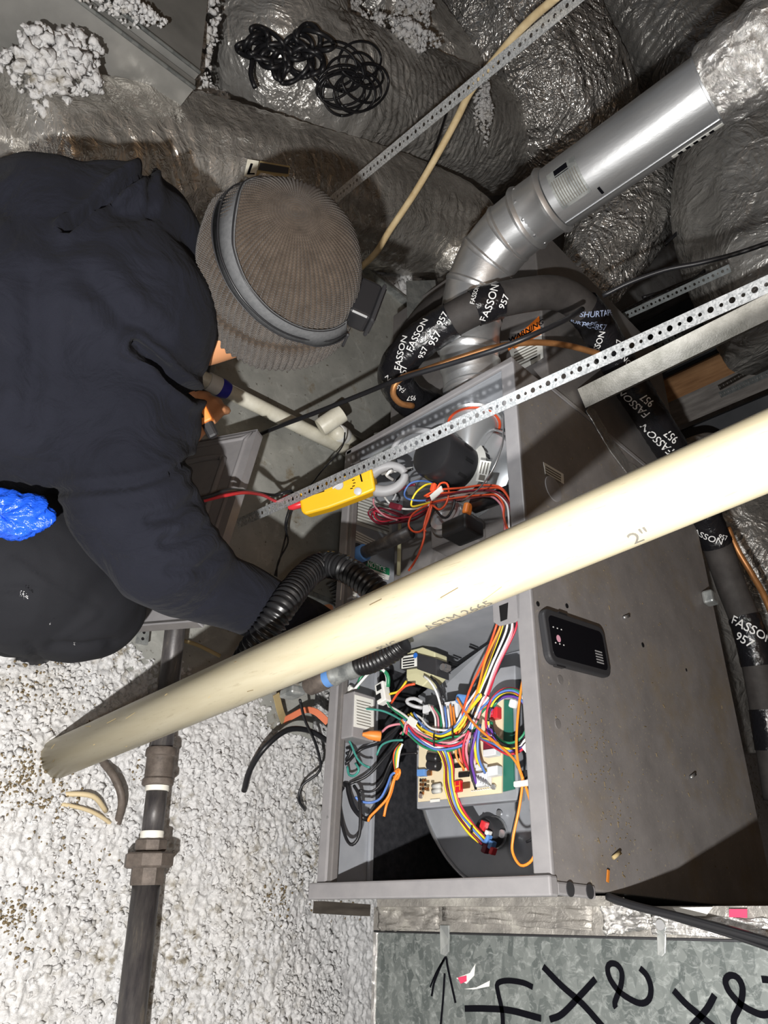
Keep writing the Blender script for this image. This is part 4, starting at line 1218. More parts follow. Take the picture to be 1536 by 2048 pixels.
disc('screw', P(1322, 1850, 'x', XP - .010), (-1, 0, 0), .006, .003, 'brush_nickel', pn)
# marker writing
def stroke(pts, w=.0070, px=True):
    q = [P(a, b, 'x', XP - .0012) for a, b in pts]
    return ribbon('marker_stroke', q, (-1, 0, 0), w, .0006, 'ink', pn, .004)
S = lambda x, y: (740 + x / 1.93, 1780 + y / 1.93)
stroke([S(272, 530), S(282, 420), S(288, 322)], .0035)
stroke([S(238, 410), S(250, 350), S(290, 262), S(300, 300), S(330, 436)], .0035)
stroke([S(232, 375), S(255, 320), S(285, 268)], .0025)
stroke([S(514, 560), S(510, 470), S(495, 400), S(492, 362), S(530, 350), S(590, 358), S(628, 375)])
stroke([S(366, 458), S(440, 458), S(540, 465), S(660, 496)], .0080)
stroke([S(668, 296), S(740, 370), S(820, 440), S(900, 530)], .0080)
stroke([S(870, 344), S(800, 420), S(740, 480), S(694, 500)], .0078)
stroke([S(950, 455), S(945, 435), S(968, 370), S(972, 320), S(955, 290), S(930, 284), S(917, 300), S(925, 340), S(960, 390), S(1010, 425), S(1050, 438), S(1078, 420), S(1084, 375), S(1068, 330), S(1042, 302)])
stroke([S(1172, 388), S(1220, 440), S(1280, 490), S(1340, 540)], .0075)
stroke([S(1330, 406), S(1300, 460), S(1240, 530)], .0072)
stroke([S(1405, 520), S(1405, 495), S(1430, 440), S(1438, 380), S(1420, 340), S(1390, 330), S(1372, 350), S(1385, 390), S(1430, 440), S(1480, 470), S(1520, 482), S(1570, 470)])
stroke([S(1512, 345), S(1545, 350), S(1580, 380)])
# torn stickers
def plab(name, pts, mt, parent=pn, off=.0012): return slab(name, [P(*p, 'x', XP - off) for p in pts][::-1], (-1, 0, 0), .0006, mt, parent)
t1 = plab('torn_sticker', [S(332, 340), S(385, 320), S(406, 286), S(402, 330), S(372, 362)], 'label_paper')
plab('sticker_print', [S(338, 338), S(372, 330), S(372, 352), S(350, 362)], 'sticker_pink', t1, .0022)
plab('torn_sticker', [S(362, 382), S(410, 376), S(462, 350), S(460, 372), S(400, 384)], 'label_paper')
# foil and mastic patches on the transition
def patch(name, pts, mt, th, seed, label, x=XP - .005, cat='foil patch', n=22):
    q = np.array([P(*p, 'x', x) for p in pts])
    # bilinear patch over a quad with crumple
    U, V_ = np.meshgrid(np.linspace(0, 1, n), np.linspace(0, 1, n), indexing='ij')
    w = (q[0] * ((1 - U) * (1 - V_))[..., None] + q[1] * (U * (1 - V_))[..., None] + q[2] * (U * V_)[..., None] + q[3] * ((1 - U) * V_)[..., None])
    h = th * (np.abs(perlin(U * 5 + seed, V_ * 3, seed)) + .5 * np.abs(perlin(U * 13, V_ * 9 + seed, seed + 1)))
    w = w + np.array([-1, 0, 0.]) * h[..., None] + np.array([0, 1, 0.]) * (.004 * perlin(U * 9, V_ * 9, seed + 2))[..., None]
    o = obj(name, w.reshape(-1, 3), gridf(U), mt, None, True)
    s = o.modifiers.new('s', 'SOLIDIFY'); s.thickness = .0008
    return tag(o, label, cat)
patch('foil_patch', [(1205, 1808), (1300, 1812), (1310, 1858), (1212, 1872)], 'foil_tape', .022, 3, 'shiny crumpled foil tape at the corner above the FX2 writing')
patch('foil_patch', [(755, 1808), (880, 1806), (880, 1858), (760, 1862)], 'foil_tape_dirty', .012, 9, 'cream mastic smeared foil on the left of the plenum joint')
patch('foil_patch', [(1300, 1830), (1540, 1838), (1540, 1880), (1305, 1868)], 'foil_tape', .006, 14, 'flat silver foil tape strip with a red printed mark')
patch('foil_patch', [(885, 1806), (1185, 1806), (1185, 1862), (885, 1842)], 'foil_tape_dirty', .006, 19, 'dull grey foil strip under the furnace edge')
box('seal_strip', (XP - .02, -.016, .0), (XP + .02, -.004, FZ), 'foil_tape_dirty', pn)
slab('sticker_print', [P(*p, 'x', XP - .010) for p in ((1458, 1818), (1494, 1818), (1494, 1836), (1458, 1834))][::-1], (-1, 0, 0), .001, 'sticker_pink', pn)
slab('torn_sticker', [P(*p, 'x', XP - .009) for p in ((1345, 1815), (1425, 1814), (1412, 1832), (1360, 1832))][::-1], (-1, 0, 0), .001, 'label_paper', pn)
# two black cables drooping across the plenum
for k, (a, r_, lb_) in enumerate(((((1215, 1793), (1270, 1812), (1390, 1842), (1560, 1890)), .0052, 'thick black cable lying over the plenum corner'), (((1230, 1800), (1330, 1832), (1450, 1868), (1560, 1905)), .0026, 'thin black cable beside the thick one on the plenum corner'))):
    o = tube('black_cable', [P(*q, 'x', XP - .022 - .004 * i) for i, q in enumerate(a)], r_, 'black_wire', None, 8)
    tag(o, lb_, 'cable')
# brown backing board under the near flange
o = box('wood_block', (.03, -.030, -.05), (.14, -.012, -.026), 'dark_timber', None)
tag(o, 'small dark wood block under the furnace corner', 'wood block')

# drain pan under coil and furnace
pa = thing('drain_pan', (.1, 1.1, -.17), 'shallow stained galvanised drain pan under the furnace', 'drain pan')
box('pan_base', (-.285, .575, -.160), (.80, 1.66, -.152), 'pan_steel', pa)
box('pan_lip', (-.285, .565, -.160), (.80, .578, -.128), 'galvanized', pa, .002)
box('pan_lip', (-.295, .565, -.160), (-.283, 1.66, -.128), 'galvanized', pa, .002)
box('pan_lip', (-.285, 1.648, -.160), (.80, 1.66, -.128), 'galvanized', pa, .002)
bd = box('floor_board', (-.34, .30, -.252), (.14, .57, -.222), 'pan_steel', None)
tag(bd, 'dirty grey board on the floor in front of the drain pan', 'board')
for k, (x, y0, y1, lb_) in enumerate(((-.33, .62, 1.7, 'dark timber joist along the left edge of the drain pan'),)):
    o = box('joist', (x - .045, y0, -.30), (x + .02, y1, -.135), 'dark_timber', None, .003)
    tag(o, lb_, 'joist')
for k, y in enumerate((.15, .70)):
    o = box('support_beam', (.30, y - .03, -.30), (.74, y + .03, -.001 if k == 0 else -.164), 'dark_timber', None)
    if k == 1:
        bpy.data.objects.remove(o)
        o = box('support_beam', (.30, y - .03, -.151), (.74, y + .03, -.001), 'dark_timber', None)
    tag(o, ['timber beam under the near half of the furnace', 'timber beam under the burner half of the furnace'][k], 'beam')
o = box('support_beam', (.30, 1.15, -.151), (.70, 1.21, -.001), 'dark_timber', None)
tag(o, 'timber beam under the coil case', 'beam')

# gas line
gl = thing('gas_line', (-.24, .1, -.15), 'black iron gas pipe with a hex union on the insulation', 'pipe')
GP = [P(q, w, 'z', -.150) for q, w in ((258, 2080), (282, 1760), (291, 1700), (318, 1510), (352, 1270))]
g0, g1 = P(262, 2040, 'z', -.150), P(350, 1262, 'z', -.150)
gd = nrm(g1 - g0)
g0 = g0 - gd * .5; g1 = g1 + gd * .32
def sg_(px, py): return float(np.dot(P(px, py, 'z', -.150) - g0, gd))
s_union, s_top, s_c0, s_c1 = sg_(283, 1765), sg_(302, 1672), sg_(315, 1572), sg_(324, 1500)
tube('pipe_run', [g0, g0 + gd * s_union], .0212, 'black_iron', gl, 28, .1, False)
tube('pipe_nipple', [g0 + gd * s_top, g0 + gd * s_c0], .0170, 'black_iron', gl, 28, .1, False)
tube('pipe_run', [g0 + gd * s_c1, g1], .0182, 'black_iron', gl, 28, .1, False)
u0 = g0 + gd * (s_union - .004)
lu = s_top - s_union
lathe('union_body', [(.0250, 0), (.0262, .003), (.0262, lu * .36), (.0240, lu * .38)], u0, gd, 'cast_iron', gl, 8, False)
lathe('union_nut', [(.0340, 0), (.0385, .003), (.0385, lu * .30), (.0350, lu * .34)], u0 + gd * lu * .36, gd, 'cast_iron', gl, 8, False)
lathe('union_tail', [(.0235, 0), (.0255, .003), (.0255, lu * .24), (.0235, lu * .27)], u0 + gd * lu * .72, gd, 'cast_iron', gl, 8, False)
lathe('thread_tape', [(.0182, 0), (.0186, .003), (.0182, .006), (.0188, .009), (.0180, .012)], u0 + gd * lu * .99, gd, 'pipe_thread_tape', gl, 24)
lathe('thread_tape', [(.0190, 0), (.0194, .003), (.0190, .006), (.0194, .009)], g0 + gd * (s_c0 - .008), gd, 'pipe_thread_tape', gl, 24)
lathe('coupling', [(.0235, 0), (.0255, .002), (.0255, .010), (.0228, .013), (.0228, s_c1 - s_c0 - .012), (.0255, s_c1 - s_c0 - .010), (.0255, s_c1 - s_c0), (.0235, s_c1 - s_c0 + .003)], g0 + gd * s_c0, gd, 'cast_iron', gl, 28)
# ---------------------------------------------------------------- perforated hanger straps
def strapm(a, b, width, face, pitch=.0125, r1=.0038, r2=.0024, th=.0012, side=None):
    a, b = np.asarray(a, float), np.asarray(b, float)
    d = nrm(b - a); L = float(np.linalg.norm(b - a))
    nn = nrm(np.asarray(face, float) - np.dot(face, d) * d)
    s = np.cross(nn, d)
    V, Fc = [], []
    m_ = 12
    n = max(1, int(L / pitch)); p = L / n
    hw = width / 2
    def add(pts2, z):
        i0 = len(V)
        for (x, y) in pts2: V.append(a + d * x + s * y + nn * z)
        return list(range(i0, len(V)))
    for i in range(n):
        c = (i + .5) * p; r = r1 if i % 2 == 0 else r2
        ang = [k * 2 * math.pi / m_ + math.pi / m_ for k in range(m_)]
        hole = [(c + r * math.cos(t), r * math.sin(t)) for t in ang]
        out = []
        for t in ang:
            k = min((p / 2) / max(abs(math.cos(t)), 1e-6), hw / max(abs(math.sin(t)), 1e-6))
            out.append((c + k * math.cos(t), k * math.sin(t)))
        # push the samples next to a corner on to the corner
        for cx_, cy_ in ((c + p / 2, hw), (c - p / 2, hw), (c - p / 2, -hw), (c + p / 2, -hw)):
            j = min(range(m_), key=lambda q: (out[q][0] - cx_) ** 2 + (out[q][1] - cy_) ** 2)
            out[j] = (cx_, cy_)
        f1, f2 = add(hole, th / 2), add(out, th / 2)
        b1, b2 = add(hole, -th / 2), add(out, -th / 2)
        for k in range(m_):
            j = (k + 1) % m_
            Fc.append((f1[k], f1[j], f2[j], f2[k])); Fc.append((b1[j], b1[k], b2[k], b2[j]))
            Fc.append((f1[j], f1[k], b1[k], b1[j]))
            if abs(abs(out[k][1]) - hw) < 1e-6 and abs(abs(out[j][1]) - hw) < 1e-6 and out[k][1] * out[j][1] > 0:
                Fc.append((f2[k], f2[j], b2[j], b2[k]))
    return V, Fc
def hanger(a, b, width, label, mat='strap_galvanized', face=None, **kw):
    mid = (np.asarray(a) + np.asarray(b)) / 2
    v, f = strapm(a, b, width, CAM - mid if face is None else face, **kw)
    return tag(obj('hanger_strap', v, f, mat), label, 'hanger strap', 'perforated hanger straps')
sa, sb = PD(452, 1058, 1.56), PD(1536, 568, .82)
sd = nrm(sb - sa)
smid = PD(700, 968, 1.27)
hanger(sa, sa + sd * (1.74 - sa[2]) / sd[2], .0195, 'bright perforated hanger strap crossing in front of the open furnace', face=(-.75, -.35, .15))
ta, tb_ = PD(660, 405, 1.72), PD(1150, -2, 1.18)
td = nrm(tb_ - ta)
hanger(ta, ta + td * (1.70 - ta[2]) / td[2], .0235, 'perforated hanger strap beside the beige cable above the ducts', face=(-.7, -.5, .1))
for (x0, y0, x1, y1, d, w_, lb) in ((1222, 645, 1460, 536, 2.1, .02, 'dark perforated strap behind the flue near the crossing wires'),
                                 (1235, 748, 1400, 640, 2.3, .02, 'dim perforated strap between the two bright hangers'), 
                                 (1440, 790, 1560, 736, 2.5, .02, 'faint perforated strap in front of the brown timber')):
    a, b = PD(x0, y0, d), PD(x1, y1, d * .86 if x1 - x0 > 100 else d)
    dd_ = nrm(b - a)
    hanger(a, b, w_, lb, 'old_strap')
# flat galvanised hanger bar standing on the coil case
hb0 = np.array([.235, .905, .446])
hb = thing('hanger_bar', hb0, 'flat bright metal bar standing up from the furnace top', 'metal bar')
v, f = frame_box(hb0 + np.array([0, 0, .70]), (.55, -.83, 0), (.83, .55, 0), (0, 0, 1), .042, .003, 1.40)
obj('bar', v, f, 'brushed_bar', hb)
v, f = frame_box(hb0 + np.array([.023, -.008, .70]), (.83, .55, 0), (.55, -.83, 0), (0, 0, 1), .028, .003, 1.40)
obj('bar_return', v, f, 'brushed_bar', hb)

# ---------------------------------------------------------------- insulated refrigerant line with printed tape
ln = thing('refrigerant_line', (.3, 1.2, .45), 'thick black insulated refrigerant line wrapped in printed tape', 'insulated pipe')
LP = [PD(868, 818, 1.62), PD(820, 800, 1.55), PD(790, 752, 1.50), PD(820, 700, 1.46), PD(880, 655, 1.44), PD(960, 612, 1.42), PD(1050, 590, 1.44), PD(1120, 588, 1.48), PD(1175, 625, 1.52), PD(1215, 690, 1.56),
      PD(1262, 770, 1.60), PD(1320, 862, 1.66), PD(1380, 965, 1.72), PD(1428, 1075, 1.76), PD(1462, 1170, 1.76), PD(1500, 1270, 1.72), PD(1528, 1400, 1.68), PD(1560, 1600, 1.62)]
lp = smooth_path(LP, .006)
tube('foam_sleeve', lp, .0335, 'foam_black', ln, 28, .01, False)
def px_of(p):
    q = np.asarray(p) - CAM; z = np.dot(q, FWD)
    return np.dot(q, RIGHT) / z * F + W / 2, np.dot(q, DOWN) / z * F + H / 2
lpx = np.array([px_of(p) for p in lp])
def near(px, py): return int(np.argmin((lpx[:, 0] - px) ** 2 + (lpx[:, 1] - py) ** 2))
def tape(i0, i1, seed, r=.0348):
    seg = lp[i0:i1 + 1]
    k = len(seg); n = 40
    th = np.arange(n) * 2 * np.pi / n
    S_, T_ = np.meshgrid(np.arange(k), th, indexing='ij')
    dd = .0035 * np.abs(perlin(T_ * 2.5 + seed, S_ * .25, seed)) + .0015 * np.abs(perlin(T_ * 6, S_ * .6 + seed, seed + 1))
    v, f = tubem(seg, r, n, False, dd)
    return obj('tape_wrap', v, f, 'tape_black', ln, True)
def tape_text(i, s, size, ang, rot, mat='tape_print', parent=None, r=.0375):
    c = lp[i]; d = nrm(lp[min(i + 2, len(lp) - 1)] - lp[max(i - 2, 0)])
    v, f = textm(s, size)
    look = nrm(CAM - c); u = nrm(look - np.dot(look, d) * d); w = np.cross(d, u)
    x, y = v[:, 0], v[:, 1]
    x, y = x * math.cos(rot) - y * math.sin(rot), x * math.sin(rot) + y * math.cos(rot)
    a = ang - y / r
    parts = []
    for b in (0, size * .02):
        parts.append((c + (x + b)[:, None] * d + (r + .0006 + b * .1) * (np.cos(a)[:, None] * u + np.sin(a)[:, None] * w), f))
    V, Fc = merge(parts)
    return obj('tape_print', V, Fc, mat, parent or ln)
tp = [tape(near(868, 818), near(905, 640), 2), tape(near(952, 618), near(1000, 600), 5), tape(near(1168, 612), near(1345, 900), 8, .036), tape(near(1385, 980), near(1440, 1085), 11), tape(near(1488, 1235), near(1515, 1330), 14), tape(near(1530, 1420), near(1545, 1500), 17)]
for i, (q, s, sz, an, ro, k) in enumerate((((968, 608), 'FASSON', .021, .0, .95, 1), ((996, 606), '957', .018, .15, .95, 1), ((952, 614), 'FASSON', .012, -.7, .95, 1), ((850, 682), 'FASSON', .019, -.35, .50, 0), ((868, 668), '957', .020, .35, .5, 0), ((822, 706), 'FASSON', .019, -.25, .55, 0), ((842, 690), '957', .017, .6, .5, 0), ((806, 724), '957', .018, .45, .5, 0),
        ((894, 648), '957', .018, -.3, .6, 0), ((796, 748), 'FASSON', .015, .1, .9, 0), ((840, 808), 'FASSON', .018, .2, .6, 0), ((858, 814), '957', .016, -.4, .6, 0), ((800, 788), '957', .014, .2, .8, 0),
        ((1204, 668), 'FASSON', .018, .45, 2.4, 2), ((1216, 690), '957', .018, -.5, 2.5, 2), ((1240, 732), 'FASSON', .017, -.55, 3.3, 2), ((1242, 738), '957', .018, .5, 3.3, 2), ((1272, 785), 'FASSON', .025, .42, 3.4, 2), ((1276, 794), '957', .023, -.32, 3.4, 2), ((1318, 858), 'FASSON', .027, .38, 3.4, 2), ((1322, 866), '957', .025, -.40, 3.4, 2),
        ((1400, 1015), 'FASSON', .022, .1, 1.2, 3), ((1420, 1058), 'FASSON', .022, .45, .9, 3), ((1430, 1070), '957', .016, -.5, .9, 3), ((1498, 1262), 'FASSON', .029, -.25, .85, 4), ((1502, 1280), '957', .028, .42, .85, 4))):
    tape_text(near(*q), s, sz, an, ro, 'tape_print', tp[k])
tape_text(near(1178, 622), 'SHURTAPE', .017, -.38, .75, 'tape_print_blue', tp[2])
tape_text(near(1186, 634), 'PC-857', .017, .15, .75, 'tape_print_blue', tp[2])
tape_text(near(1170, 614), 'SHURTAPE', .014, .7, .75, 'tape_print_blue', tp[2])
o = tube('foam_line', [PD(808, 700, 1.80), PD(830, 665, 1.78), PD(865, 625, 1.74), PD(915, 590, 1.7)], .034, 'foam_black', None, 24)
tag(o, 'second black foam line running behind the flue connector', 'insulated pipe')
# bare copper line
cu = [PD(826, 812, 1.50), PD(800, 806, 1.48), PD(786, 785, 1.46), PD(800, 758, 1.45), PD(850, 740, 1.44), PD(920, 716, 1.42), PD(990, 695, 1.40), PD(1060, 685, 1.42), PD(1130, 690, 1.46), PD(1200, 708, 1.50)]
o = tube('copper_line', cu, .0062, 'copper', None, 12); tag(o, 'bare copper tube arching over the flue collar', 'copper pipe')
o = tube('copper_line', [PD(1455, 1055, 1.80), PD(1475, 1100, 1.8), PD(1505, 1150, 1.78), PD(1530, 1195, 1.74), PD(1552, 1250, 1.7)], .0075, 'copper', None, 12)
tag(o, 'bare copper tube beside the foam line at the right edge', 'copper pipe')

# ---------------------------------------------------------------- condensate drain in white PVC
cz = -.105
dl = thing('condensate_drain', (-.1, .94, cz), 'cream PVC drain pipe with blue tape lying across the pan', 'pipe')
c0, c1 = P(405, 757, 'z', cz), P(706, 906, 'z', cz)
cd_ = nrm(c1 - c0)
tube('drain_pipe', [c0 - cd_ * .25, c1 + cd_ * .2], .0165, 'pvc_white', dl, 24, .1, False)
def scd(px, py): return float(np.dot(P(px, py, 'z', cz) - c0, cd_))
lathe('coupling', [(.0195, 0), (.0195, .028), (.0168, .030)], c0 + cd_ * scd(415, 760), cd_, 'white_plastic', dl, 24)
lathe('blue_tape_band', [(.0200, 0), (.0204, .006), (.0198, .012), (.0176, .022)], c0 + cd_ * scd(438, 774), cd_, 'blue_tape', dl, 24)
a, b = P(640, 850, 'z', cz + .05), P(680, 832, 'z', cz + .085)
e0 = P(712, 886, 'z', cz + .005); e1 = P(668, 862, 'z', cz + .03)
tr2 = thing('condensate_trap', e0, 'white PVC trap with an open upright stub beside the furnace', 'pipe fitting')
tube('branch_pipe', [e0, e1], .0165, 'pvc_white', tr2, 24, .1, False)
lathe('tee_body', [(.019, 0), (.021, .003), (.021, .03), (.019, .034)], P(690, 873, 'z', cz + .015), e1 - e0, 'white_plastic', tr2, 24)
st0, st1 = P(640, 856, 'z', cz + .035), P(684, 826, 'z', cz + .075)
lathe('open_stub', [(.020, 0), (.0215, .004), (.0215, float(np.linalg.norm(st1 - st0))), (.0165, float(np.linalg.norm(st1 - st0))), (.0165, float(np.linalg.norm(st1 - st0)) - .03)], st0, st1 - st0, 'pvc_white', tr2, 28, True, True)
for k in range(5):
    cyl = lathe('stub_print', [(.0218, 0), (.0218, .0022)], st0 + nrm(st1 - st0) * (.014 + .006 * k), st1 - st0, 'grey_ink', tr2, 24, False, False)
    # keep only a short arc of each printed line
    me = cyl.data
    import bmesh
    bm = bmesh.new(); bm.from_mesh(me)
    fs = [f for i, f in enumerate(bm.faces) if i % 24 not in (13, 14, 15, 16)]
    bmesh.ops.delete(bm, geom=fs, context='FACES'); bm.to_mesh(me); bm.free()

# ---------------------------------------------------------------- loose cables
def cable(pts, r, mat, label, name='cable', n=8):
    o = tube(name, pts, r, mat, None, n, .012)
    return tag(o, label, 'cable')
cable([PD(505, 875, 1.62), PD(560, 852, 1.56), PD(640, 822, 1.50), PD(730, 786, 1.44), PD(800, 758, 1.38), PD(900, 728, 1.33), PD(990, 700, 1.28), PD(1060, 672, 1.26), PD(1130, 640, 1.28), PD(1165, 618, 1.32)], .0048, 'black_wire', 'black cable stretched from the door panel to the taped line')
cable([PD(1205, 592, 1.46), PD(1260, 565, 1.44), PD(1330, 540, 1.42), PD(1400, 526, 1.40), PD(1470, 508, 1.38), PD(1560, 478, 1.35)], .0046, 'black_wire', 'black cable running to the right edge below the flue')
cable([PD(1120, -12, 1.16), PD(1050, 50, 1.25), PD(985, 125, 1.34), PD(940, 185, 1.40), PD(915, 235, 1.45), PD(880, 300, 1.50), PD(830, 385, 1.56), PD(780, 460, 1.62), PD(752, 505, 1.66), PD(722, 535, 1.7)], .0072, 'beige_cable', 'beige sheathed cable hanging beside the perforated strap', n=10)
cable([PD(640, 375, 2.1), PD(690, 240, 2.1)], .003, 'black_wire', 'short black wire end on the silver duct') if False else None
cable([PD(905, 190, 2.3), PD(860, 320, 2.1), PD(800, 420, 2.02), PD(752, 470, 1.98)], .004, 'black_wire', 'black cable draped over the labelled silver duct')
cable([PD(296, 245, 1.75), PD(310, 215, 1.72), PD(345, 225, 1.70), PD(370, 262, 1.66), PD(390, 310, 1.6), PD(408, 375, 1.55)], .0105, 'black_wire', 'thick black cable looping up behind the shoulder', n=10)
cable([PD(240, 185, 1.78), PD(300, 235, 1.75), PD(420, 340, 1.8)], .008, 'black_wire', 'black cable running off the insulation clump')
cable([PD(80, 205, 1.7), PD(130, 208, 1.7), PD(200, 215, 1.7), PD(260, 245, 1.75)], .010, 'black_wire', 'black cable lying across the far left duct')
cable([PD(155, 150, 1.75), PD(175, 140, 1.72), PD(205, 142, 1.70), PD(240, 165, 1.72), PD(265, 200, 1.75), PD(290, 235, 1.8)], .0045, 'tan_wire', 'thin tan cable curling from the insulation clump')
cable([PD(265, 270, 1.7), PD(290, 300, 1.68), PD(300, 330, 1.66)], .008, 'black_wire', 'short black cable end behind the shoulder')
cable([PD(1130, 690, 2.2), PD(1290, 600, 2.3), PD(1380, 560, 2.3), PD(1480, 525, 2.3)], .005, 'black_wire', 'dim black cable behind the hanger strap')
cable([PD(1285, 595, 2.2), PD(1370, 568, 2.2), PD(1420, 530, 2.25), PD(1450, 490, 2.3)], .005, 'black_wire', 'dim curved black cable near the right duct')
cable([PD(1330, 490, 2.4), PD(1370, 450, 2.4), PD(1410, 410, 2.4)], .006, 'black_wire', 'short black cable between the two right ducts')
zi = FLOOR + .012
cable([P(488, 1582, 'z', zi), P(500, 1540, 'z', zi + .03), P(530, 1495, 'z', zi + .07), P(575, 1460, 'z', zi + .08), P(620, 1462, 'z', zi + .08), P(660, 1485, 'z', zi + .08)], .0055, 'black_wire', 'black cable arching out of the insulation to the furnace')
cable([P(600, 1400, 'z', -.06), P(610, 1440, 'z', -.10), P(632, 1490, 'z', -.14), P(640, 1540, 'z', -.16), P(605, 1570, 'z', -.19), P(598, 1600, 'z', -.2), P(610, 1620, 'z', -.23)], .0028, 'black_wire', 'thin black wire dangling beside the furnace flange')
cable([P(205, 1522, 'z', zi), P(232, 1560, 'z', zi + .02), P(246, 1600, 'z', zi + .025), P(238, 1650, 'z', zi)], .0072, 'grey_brown', 'grey brown cable loop beside the vent pipe foot') if False else None
o = tube('cable', [P(203, 1520, 'z', zi), P(230, 1556, 'z', zi + .025), P(244, 1600, 'z', zi + .028), P(234, 1652, 'z', zi - .01)], .0065, 'strap_tan' if False else 'cast_iron', None, 10)
tag(o, 'grey brown cable loop beside the foot of the vent pipe', 'cable')
o = tube('cable', [P(78, 1590, 'z', zi), P(130, 1588, 'z', zi + .012), P(185, 1592, 'z', zi + .02), P(212, 1622, 'z', zi)], .0042, 'tan_wire', None, 8); tag(o, 'upper tan wire lying on the insulation by the vent pipe', 'cable')
o = tube('cable', [P(82, 1612, 'z', zi), P(120, 1608, 'z', zi + .012), P(180, 1622, 'z', zi + .012), P(222, 1648, 'z', zi), P(236, 1672, 'z', zi - .02)], .0032, 'tan_wire', None, 8); tag(o, 'lower tan wire lying on the insulation by the vent pipe', 'cable')
o = tube('cable', [P(368, 1282, 'z', -.21), P(395, 1290, 'z', -.205), P(440, 1312, 'z', -.20)], .0040, 'strap_tan', None, 8); tag(o, 'short brown cable on the dirty floor board', 'cable')
o = ribbon('strap_ribbon', [P(552, 1388, 'z', -.16), P(560, 1420, 'z', -.17), P(568, 1442, 'z', -.19)], (.3, -.4, 1), .016, .002, 'strap_tan', None)
tag(o, 'tan end of a webbing strip on the insulation', 'strap')
o = ribbon('strap_ribbon', [P(566, 1442, 'z', -.19), P(585, 1432, 'z', -.18), P(610, 1420, 'z', -.16), P(632, 1424, 'z', -.15), P(656, 1445, 'z', -.14)], (-.2, -.7, .6), .014, .002, 'strap_orange', None)
tag(o, 'orange webbing strip curling beside the furnace', 'strap')

# ---------------------------------------------------------------- corrugated conduit
def conduit(pts, r, label, mat='corrugated_black', pitch=.0085):
    p = smooth_path(pts, .0021)
    s = np.concatenate([[0], np.cumsum(np.linalg.norm(np.diff(p, axis=0), axis=1))])
    rr_ = r + .0024 * np.sin(s / pitch * 2 * np.pi)
    v, f = tubem(p, rr_, 20)
    return tag(obj('flexible_conduit', v, f, mat, None, True), label, 'conduit')
conduit([PD(775, 1210, 1.08), PD(735, 1168, 1.10), PD(690, 1138, 1.13), PD(648, 1130, 1.16), PD(612, 1152, 1.12), PD(570, 1205, 1.05), PD(535, 1260, 1.03), PD(500, 1310, 1.04), PD(470, 1370, 1.08)], .0195, 'black corrugated conduit arching over the worker\'s sleeve')
conduit([PD(668, 1160, 1.5), PD(680, 1185, 1.5), PD(688, 1225, 1.5)], .016, 'short dark conduit shadowed behind the arch')
conduit([P(808, 1285, 'x', -.03), P(780, 1306, 'x', -.03), P(745, 1324, 'x', -.03), P(716, 1332, 'x', -.03)], .0165, 'ribbed black conduit stub below the vent pipe')
fc = thing('conduit_fitting', P(680, 1340, 'x', -.03), 'galvanised conduit connector with a blue ring below the vent pipe', 'pipe fitting')
f0, f1 = P(716, 1332, 'x', -.03), P(600, 1378, 'x', -.05)
fd_ = nrm(f1 - f0)
lathe('connector_body', [(.0180, 0), (.0190, .004), (.0190, .022), (.0165, .026), (.0165, .046), (.0190, .05), (.0190, .056)], f0, fd_, 'galvanized', fc, 20)
lathe('blue_ring', [(.0165, 0), (.0165, .014)], f0 + fd_ * .058, fd_, 'blue_plastic', fc, 20)
lathe('pipe_end', [(.0165, 0), (.0185, .003), (.0185, .04), (.015, .045)], f0 + fd_ * .072, fd_, 'cast_iron', fc, 20)
v, f = frame_box(P(585, 1385, 'x', -.05), (1, 0, .2), (0, 1, 0), (-.2, 0, 1), .03, .016, .05)
bevel(obj('lock_nut', v, f, 'galvanized', fc), .004)

# ---------------------------------------------------------------- clamp meter hanging in front of the furnace
ma, mb = PD(600, 1003, 1.42), PD(748, 962, 1.40)
mx = nrm(mb - ma); mn = nrm(nrm(CAM - ma) + DOWN * -.25); mn = nrm(mn - np.dot(mn, mx) * mx); my = np.cross(mn, mx)
if np.dot(my, DOWN) > 0: my = -my
ml = float(np.linalg.norm(mb - ma))
cm = thing('clamp_meter', ma, 'yellow clamp meter with grey jaws hanging by the furnace', 'multimeter')
def mq(u, v, h=0): return ma + mx * (u * ml) + my * v + mn * h
def mslab(name, pts, h0, h1, mat, parent=cm, bev=.0015):
    q = [mq(u, v, h1) for u, v in pts]
    o = slab(name, q, mn, h1 - h0, mat, parent)
    return bevel(o, bev, 3) if bev else o
body = mslab('meter_body', [(.0, -.022), (.04, -.030), (.35, -.030), (.80, -.024), (1.0, -.020), (1.02, .024), (.90, .025), (.40, .022), (.02, .018)], -.03, .010, 'yellow_plastic', cm, .005)
mslab('face_plate', [(.06, .0), (.95, .002), (.98, .020), (.06, .0155)], .010, .0112, 'yellow_plastic', body, .0004)
mslab('screen', [(.17, .002), (.36, .003), (.36, .016), (.17, .014)], .011, .0125, 'screen_glass', body, .0005)
lathe('selector_dial', [(.0095, 0), (.0095, .004), (.007, .006)], mq(.56, .008, .011), mn, 'dial_grey', body, 24)
v, f = frame_box(mq(.56, .008, .018), mx + my * .4, my, mn, .026, .004, .003)
bevel(obj('dial_grip', v, f, 'dial_grey', body), .001)
for k in range(7):
    a = k * .5 - 1.2
    v, f = frame_box(mq(.68, .006, .0115) + mx * .012 * math.cos(a) + my * .012 * math.sin(a), mx, my, mn, .005, .0016, .0006)
    obj('dial_mark', v, f, 'ink', body)
v, f = frame_box(mq(.86, .010, .0115), mx, my, mn, .003, .016, .0006)
obj('meter_print', v, f, 'ink', body)
lathe('button', [(.0075, 0), (.0075, .003), (.006, .004)], mq(.78, -.014, .010), mn, 'dial_grey', body, 20)
